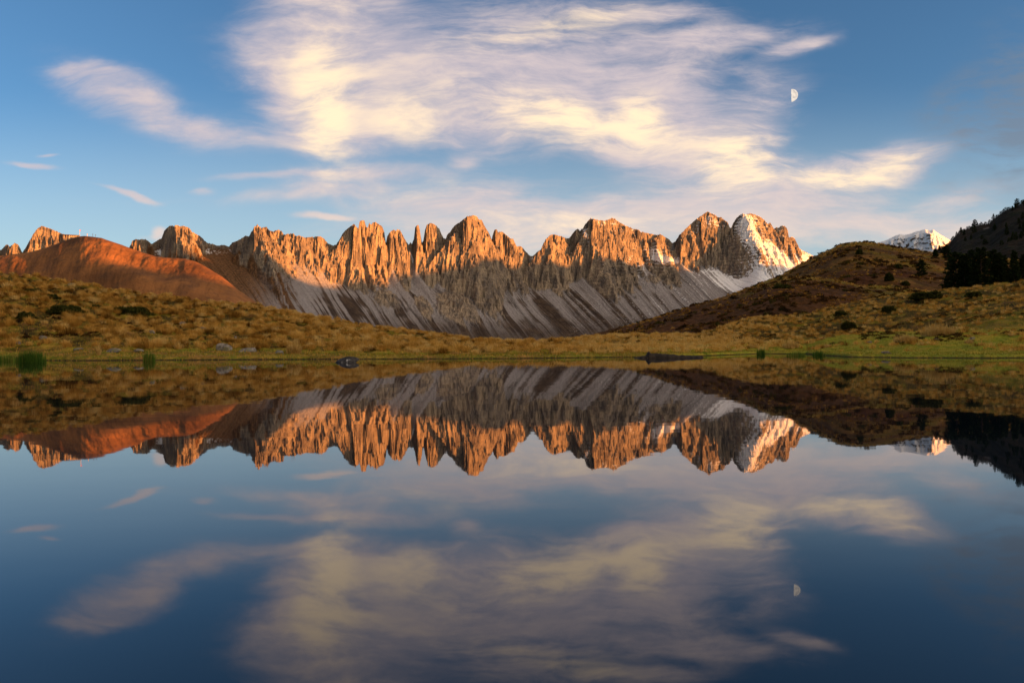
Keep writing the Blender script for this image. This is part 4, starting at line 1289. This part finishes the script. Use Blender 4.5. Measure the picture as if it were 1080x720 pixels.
for i, (a, y, w, h, where, lab) in enumerate(BUSHES):
    p = on_ground(a, y) if where == 'g' else on_layer('heath_slope' if where == 'b' else 'round_hill', a, y)
    D = math.hypot(p[0], p[1])
    rx, rz = w / FPX * D * 0.44, h / FPX * D * 0.8
    r = empty('bush', p)
    rs_ = np.random.RandomState(800 + i)
    n = int(np.clip(2600 * (w * h) / 120, 900, 7000))
    parts = [leaf_cloud(0, 0, -0.05, rx, rx * 0.8, rz, n, 0.0013 * D, rs_, 0.3)]
    for k in range(4):
        parts.append(leaf_cloud(rx * rs_.uniform(-0.8, 0.8), rx * rs_.uniform(-0.6, 0.4), 0, rx * 0.42, rx * 0.42, rz * rs_.uniform(0.6, 1.05), n // 4, 0.0013 * D, rs_, 0.3))
    V = np.concatenate([q[0] for q in parts])
    F = np.arange(len(V)).reshape(-1, 4)
    poly_mesh('foliage', V, F, M_JUNIPER, dict(tint=np.repeat(np.clip(rs_.normal(0.4, 0.25, len(F)), 0, 1), 4)), parent=r)
    st = [tube([(0, 0, -0.2), (rx * 0.5 * math.cos(k * 1.6), rx * 0.5 * math.sin(k * 1.6), rz * 0.35), (rx * 0.75 * math.cos(k * 1.6), rx * 0.7 * math.sin(k * 1.6), rz * 0.6)], (0.05, 0.035, 0.015), 5) for k in range(4)]
    V, F = merge(st)
    poly_mesh('stem', V, F, M_BARK, parent=r)
    tag(r, lab, 'bush')


# ------------------------------------------------------------------ reeds at the water's edge
M_REED = mat_blades('green_sedge', [(0.0, (0.025, 0.055, 0.010)), (0.5, (0.06, 0.13, 0.018)), (0.8, (0.11, 0.18, 0.025)), (1.0, (0.26, 0.21, 0.04))])
M_STRAW = mat_blades('bleached_straw', [(0.0, (0.26, 0.15, 0.035)), (0.5, (0.55, 0.35, 0.10)), (1.0, (0.72, 0.52, 0.22))])
REEDS = [  # column, row of the water line, width px, height px, kind, label
    (33, 382.0, 22, 12, 'reed', 'dense dark green reed clump standing in the water at the left'),
    (157, 380.6, 11, 10, 'reed', 'thin yellow-green reed clump at the left shore'),
    (126, 379.6, 8, 5, 'reed', 'short green reed clump just left of the thin yellow-green one'),
    (5, 380.6, 22, 7, 'reed', 'olive sedge clump at the left edge of the lake'),
    (802, 374.0, 8, 7, 'reed', 'small bright green reed clump in the right bay, leftmost of its three'),
    (840, 375.0, 17, 5, 'reed', 'wide olive reed clump in the middle of the right bay'),
    (863, 375.0, 11, 6, 'reed', 'rounded green reed clump at the right end of the bay'),
    (743, 375.0, 6, 4, 'reed', 'small green reed clump right of the black peat hump'),
    (104, 374.5, 3, 13, 'straw', 'tall pale straw stalks on the left bank above the flat slab'),
    (310, 373.0, 14, 14, 'straw', 'yellow straw tuft on the left bank right of the rightmost slab'),
    (834, 366.5, 15, 9, 'straw', 'pair of pale straw tufts on the flat behind the right bay'),
    (873, 366.0, 7, 5, 'straw', 'short pale straw tuft behind the rounded reed clump'),
    (795, 367.0, 9, 6, 'straw', 'pale straw tuft behind the leftmost reed clump of the right bay'),
    (1022, 362.0, 7, 6, 'straw', 'pale straw tuft beside a bluish grey stone on the right flat'),
    (955, 360.0, 20, 9, 'straw', 'broad bleached straw tuft in the right meadow'),
    (990, 354.0, 28, 14, 'straw', 'largest bleached straw tuft in the right meadow'),
]
for i, (a, y, w, h, kd, lab) in enumerate(REEDS):
    th = float(px_theta(a))
    p = on_ground(a, y)
    if kd == 'reed':
        Dh = EYE / -float(px_E(a, y))
        p = np.array([Dh * math.sin(th), Dh * math.cos(th), 0.0])
    D = math.hypot(p[0], p[1])
    rs_ = np.random.RandomState(900 + i)
    n = int(np.clip(w * h * 3.2, 110, 900))
    rx = w / FPX * D * 0.5
    hh = h / FPX * D
    bx = rs_.uniform(-1, 1, n)
    by = rs_.uniform(-1, 1, n) * 0.55
    kk = 0.6 + 0.4 * np.sqrt(np.clip(1 - bx ** 2, 0, 1))
    lean = np.abs(rs_.normal(0.12 if kd == 'reed' else 0.7, 0.12 if kd == 'reed' else 0.35, n))
    V, F, T = blade_field(bx * rx, by * rx, np.full(n, -0.1), rs_.rand(n) * 6.28, lean, (hh + 0.1) * kk * rs_.uniform(0.5, 1.12, n), np.full(n, 0.024 * D / 75), np.clip(rs_.normal(0.42 if kd == 'reed' else 0.55, 0.2, n) + (0.35 if 'yellow-green' in lab or 'olive' in lab else 0), 0, 1))
    o = poly_mesh('reed_clump' if kd == 'reed' else 'straw_tuft', V, F, M_REED if kd == 'reed' else M_STRAW, dict(tint=T))
    o.location = p
    tag(o, lab, 'reeds' if kd == 'reed' else 'grass tuft')


# ------------------------------------------------------------------ conifers
M_NEEDLE = mat_blades('conifer_needles', [(0.0, (0.008, 0.013, 0.006)), (0.5, (0.020, 0.032, 0.012)), (1.0, (0.050, 0.062, 0.018))])


def conifer(root, h, w, seed, round_=0.0, nbr=70, spray=34, leaf=0.34):
    """tapered trunk with limbs; a crown of needle sprays along each limb"""
    rs_ = np.random.RandomState(seed)
    parts = [tube([(0, 0, -0.4), (0.03 * h * 0.3, 0, h * 0.35), (0.0, 0.02 * h, h * 0.7), (0, 0.02 * h, h * 0.99)], (0.026 * h, 0.020 * h, 0.011 * h, 0.002 * h), 8)]
    C, U, W = [], [], []
    for k in range(nbr):
        f = 0.06 + 0.92 * (k + rs_.rand()) / nbr
        cone = (1 - f) ** 0.85 * 1.05
        rnd = math.sqrt(max(0.0, 1 - (2 * (f - 0.42) / 1.18) ** 2))
        r = w * 0.5 * ((1 - round_) * cone + round_ * rnd) * rs_.uniform(0.68, 1.14) + 0.12
        az = k * 2.399 + rs_.normal(0, 0.35)
        droop = -0.10 + (0.55 * f if round_ < 0.5 else 0.45 * f)
        d = np.array([math.cos(az), math.sin(az), droop])
        b0 = np.array([0, 0, f * h])
        tip = b0 + d * r
        parts.append(tube([b0, b0 + d * r * 0.5 + (0, 0, -0.02 * r), tip], (0.006 * h * (1 - f) + 0.012, 0.004 * h * (1 - f) + 0.008, 0.004), 4))
        ns = max(6, int(spray * r / (w * 0.5)))
        t = rs_.uniform(0.15, 1.05, ns) ** 0.7
        c = b0 + d * r * t[:, None] + rs_.normal(0, 1, (ns, 3)) * np.array([0.16, 0.16, 0.10]) * (0.45 + 0.25 * r)
        u = d + rs_.normal(0, 0.55, (ns, 3))
        u /= np.linalg.norm(u, axis=1)[:, None]
        wv_ = np.cross(u, rs_.normal(0, 1, (ns, 3)))
        wv_ /= np.linalg.norm(wv_, axis=1)[:, None]
        L = leaf * rs_.uniform(0.6, 1.35, ns)[:, None]
        C.append(c)
        U.append(u * L)
        W.append(wv_ * L * 0.42)
    c, u, wq = np.concatenate(C), np.concatenate(U), np.concatenate(W)
    V = np.stack([c - u, c + wq, c + u, c - wq], 1).reshape(-1, 3)
    n = len(c)
    F = np.arange(n * 4).reshape(n, 4)
    poly_mesh('crown', V, F, M_NEEDLE, dict(tint=np.repeat(np.clip(rs_.normal(0.45, 0.25, n), 0, 1), 4)), parent=root)
    V, F = merge(parts)
    poly_mesh('trunk', V, F, M_BARK, parent=root)


def copy_tree(src, loc, rz, sc_):
    r = src.copy()
    COL.objects.link(r)
    r.location = loc
    r.rotation_euler = (0, 0, rz)
    r.scale = sc_
    for ch in src.children:
        c = ch.copy()
        COL.objects.link(c)
        c.parent = r
    return r


STAND = [  # column of trunk, row of the foot, row of the top, width px, round, label
    (1009, 302, 266, 25, 0.75, 'broad rounded dark pine at the left end of the stand behind the right slope'),
    (1025, 296, 263, 15, 0.55, 'narrow dark pine behind the right flank of the broad rounded pine'),
    (1035, 297, 261, 19, 0.7, 'tallest rounded dark pine in the middle of the stand'),
    (1047, 296, 263, 17, 0.65, 'dark pine right of the tallest one in the stand, its crown joined to it'),
    (1059, 298, 269, 14, 0.35, 'pointed dark conifer left of the gap at the right end of the stand'),
    (1070, 298, 264, 15, 0.25, 'slender pointed conifer by the right edge of the frame, tallest of the pointed ones'),
    (1080, 299, 268, 16, 0.4, 'dark conifer cut by the right edge of the frame'),
    (1018, 300, 267, 17, 0.5, 'dark pine filling the stand between the broad rounded pine and the tallest one'),
    (1053, 299, 266, 16, 0.55, 'dark pine low in the stand just left of the pointed conifer by the gap'),
    (972, 291, 274, 10, 0.6, 'lone small conifer standing on the front of the round hill'),
    (999, 272, 258, 9, 0.45, 'small dark conifer on the skyline where round hill meets dark hill'),
    (987, 271, 263, 5, 0.3, 'tiny conifer on the right shoulder of the round hill against the snowy peak'),
]
for i, (a, yf, yt, w, rd, lab) in enumerate(STAND):
    if i < 9:
        R = 330.0 + 6 * math.sin(i * 2.3)
        th = float(px_theta(a))
        zf = lambda t, r: layer_z(LAYERS['round_hill'], t, r)
        z = EYE + R * float(px_E(a, yf))
        zg = max(float(zf(np.array([th]), np.array([R]))[0]), float(layer_z(LAYERS['heath_slope'], np.array([th]), np.array([R]))[0]))
        p = np.array([R * math.sin(th), R * math.cos(th), zg])
    else:
        p = on_layer('round_hill', a, yf)
        R = math.hypot(p[0], p[1])
    ztop = EYE + R * float(px_E(a, yt))
    h = ztop - p[2]
    r = empty('pine_tree' if rd > 0.5 else 'conifer_tree', p, i * 1.3)
    conifer(r, h, w / FPX * R * 0.98, 1000 + i, rd, 120 if i < 9 else 60, 85 if i < 9 else 40, 0.46 if i < 9 else 0.42)
    tag(r, lab, 'tree')

# small trees of the dark hill: two kinds, copied along its skyline and over its face
protos = []
for i in range(2):
    r = empty('conifer_tree', (0, 0, 0))
    conifer(r, 7.0, 4.4 + i * 1.6, 1050 + i, 0.15 + 0.5 * i, 36, 20, 0.55)
    protos.append(r)
L = LAYERS['dark_hill']
rs_ = np.random.RandomState(77)
sky_a = [988, 991.5, 995, 1000, 1002, 1006, 1009.5, 1012, 1014.5, 1017.3, 1025, 1035.5, 1039, 1044.5, 1049, 1053.5, 1064, 1073, 1080, 986.5, 990, 993.5, 1004, 1008, 1011, 1013, 1016, 1018.5, 1020.5, 1023, 1026.5, 1029, 1031.5, 1034, 1037.5, 1040, 1042.5, 1047, 1051.5, 1056.5, 1059, 1061.5, 1066, 1068.5, 1071, 1075, 1078]
first = [True, True]
n_face = 44
face = []
while len(face) < n_face:
    a = rs_.uniform(988, 1082)
    t = rs_.uniform(0.35, 0.97)
    xx, yy = (1250 * t) * math.sin(px_theta(a)), (1250 * t) * math.cos(px_theta(a))
    if fbm(np.array(xx / 60.0), np.array(yy / 60.0), 2, 905) > -0.02:
        face.append((a, t))
for k, (a, t) in enumerate([(q, 0.995) for q in sky_a] + face):
    R = L['R0'] + (L['R'] - L['R0']) * t
    th = float(px_theta(a))
    z = float(layer_z(L, np.array([th]), np.array([R]))[0])
    j = k % 2
    s_ = rs_.uniform(0.65, 1.3) * (0.85 if t > 0.98 else 1.0)
    loc = (R * math.sin(th), R * math.cos(th), z - 0.3)
    if first[j]:
        o = protos[j]
        o.location, o.rotation_euler, o.scale = loc, (0, 0, rs_.rand() * 6), (s_, s_, s_)
        first[j] = False
    else:
        o = copy_tree(protos[j], loc, rs_.rand() * 6, (s_, s_, s_ * rs_.uniform(0.85, 1.15)))
    if t > 0.98:
        tag(o, 'small dark conifer on the skyline of the dark hill at the right', 'tree', 'conifers along the skyline of the dark hill')
    else:
        tag(o, 'small dark conifer scattered over the face of the dark hill at the right', 'tree', 'conifers over the face of the dark hill')


# ------------------------------------------------------------------ summit station on the brown hill
def box(x0, x1, y0, y1, z0, z1):
    V = [(x, y, z) for x in (x0, x1) for y in (y0, y1) for z in (z0, z1)]
    F = [(0, 1, 3, 2), (4, 6, 7, 5), (0, 4, 5, 1), (2, 3, 7, 6), (0, 2, 6, 4), (1, 5, 7, 3)]
    return V, F


M_WALL = mat_simple('pale_timber_cladding', (0.34, 0.27, 0.20), (0.46, 0.38, 0.29), 0.8, 0.8)
M_ROOF = mat_simple('dark_metal_roof', (0.05, 0.05, 0.055), (0.09, 0.085, 0.085), 0.5, 0.5)
M_PANE = mat_simple('dark_window_glass', (0.02, 0.022, 0.026), (0.035, 0.04, 0.045), 0.5, 0.2, 0.0, 0.5)
M_MAST = mat_simple('painted_steel', (0.45, 0.42, 0.40), (0.55, 0.52, 0.5), 2.0, 0.5)
M_FLAG = mat_simple('red_and_white_cloth', (0.45, 0.06, 0.05), (0.55, 0.08, 0.06), 0.4, 0.8)


def bh_crest(a):
    p = bh_point(np.array([float(a)]), np.array([1.0]))[0]
    return p


p = bh_crest(77.5)
ang = -float(px_theta(77.5))
st = empty('summit_station', (p[0], p[1], p[2] - 3.0), ang)
V, F = merge([box(-7, 11, -6, 6, 0, 8.2), box(-4, 11.5, -6.5, 6.5, 5.0, 5.35), box(1.5, 15, -4, 5, -1, 4.2)])
poly_mesh('wall', V, F, M_WALL, parent=st)
V, F = merge([box(-18, 12.5, -7.5, 7.5, 8.2, 9.4), box(1.0, 16, -4.6, 5.6, 4.2, 4.8)])
poly_mesh('roof', V, F, M_ROOF, parent=st)
for k, x0 in enumerate((-5.5, -1.5, 2.5, 6.5)):
    V, F = box(x0, x0 + 2.8, -6.12, -5.9, 5.9, 7.5)
    poly_mesh('window', V, F, M_PANE, parent=st)
for x0 in (-5.2, 3.0):
    V, F = box(x0, x0 + 4.5, -6.12, -5.9, 1.0, 4.2)
    poly_mesh('window', V, F, M_PANE, parent=st)
for x0 in (-16.5, -11.5):
    V, F = box(x0, x0 + 0.8, -5.5, -4.7, -3, 8.2)
    poly_mesh('post', V, F, M_WALL, parent=st)
tag(st, 'flat-roofed pale station building on the summit of the brown hill, its roof jutting left', 'building')

p = bh_crest(84.6)
fm = empty('flagpole', (p[0], p[1], p[2] - 0.5), ang)
V, F = tube([(0, 0, 0), (0, 0, 15)], (0.38, 0.28), 8)
poly_mesh('pole', V, F, M_MAST, parent=fm)
fx = np.linspace(0, 5, 9)
fz = np.linspace(11.5, 16.5, 6)
FX, FZ = np.meshgrid(fx, fz)
fl = grid_mesh('flag', np.stack([FX * 0.42, 0.4 * np.sin(FX * 1.4) * FX / 5, 14.8 - (16.5 - FZ) * 0.45 - 0.12 * FX], -1), M_FLAG, parent=fm)
tag(fm, 'red flag on a pale pole right of the summit station', 'flagpole')
for a, h, lab in ((92.6, 6.5, 'pale thick marker post on the hilltop, nearest to the flagpole'), (98.4, 7.0, 'thin dark post on the hilltop, middle one of the three right of the flagpole'), (101.4, 6.5, 'thin dark post on the hilltop farthest from the flagpole')):
    p = bh_crest(a)
    V1, F1 = tube([(0, 0, 0), (0, 0, h)], (0.55, 0.4) if a < 95 else (0.3, 0.25), 6)
    V2, F2 = box(-0.9, 0.9, -0.25, 0.25, h - 1.4, h - 0.6)
    V, F = merge([(V1, F1), (V2, F2)])
    o = poly_mesh('summit_post', V, F, M_MAST if a < 95 else M_ROOF)
    o.location = (p[0], p[1], p[2] - 0.5)
    tag(o, lab, 'post')


# ------------------------------------------------------------------ moon
def build_moon():
    m, b = new_mat('moon_surface')
    pos = b.n('ShaderNodeTexCoord').outputs['Object']
    n = b.noise(pos, 0.006, 3, 0.6)
    e = b.n('ShaderNodeEmission')            # glow stands in for sunlight; dark half, lost in blue air, left out
    b.put(e.inputs[0], b.mix(b.ramp(n, 0.42, 0.62), (0.285, 0.25, 0.21), (0.195, 0.175, 0.16)))
    b.surface(e.outputs[0])
    nu, nv = 48, 25
    th = float(px_theta(836.2))
    # the lit half of the globe: longitudes either side of the direction to the sun
    U, Vv = np.meshgrid(np.linspace(-np.pi / 2, np.pi / 2, nu) - th - 0.05, np.linspace(0.001, np.pi - 0.001, nv))
    D = 60000.0
    r = 6.1 / FPX * D
    P = np.stack([np.sin(Vv) * np.cos(U), np.sin(Vv) * np.sin(U), np.cos(Vv)], -1) * r
    o = grid_mesh('moon', P, m)
    o.location = (D * math.sin(th), D * math.cos(th), EYE + D * float(px_E(836.2, 100.8)))
    tag(o, 'pale half moon lit on its right side, high in the blue sky', 'moon')


build_moon()
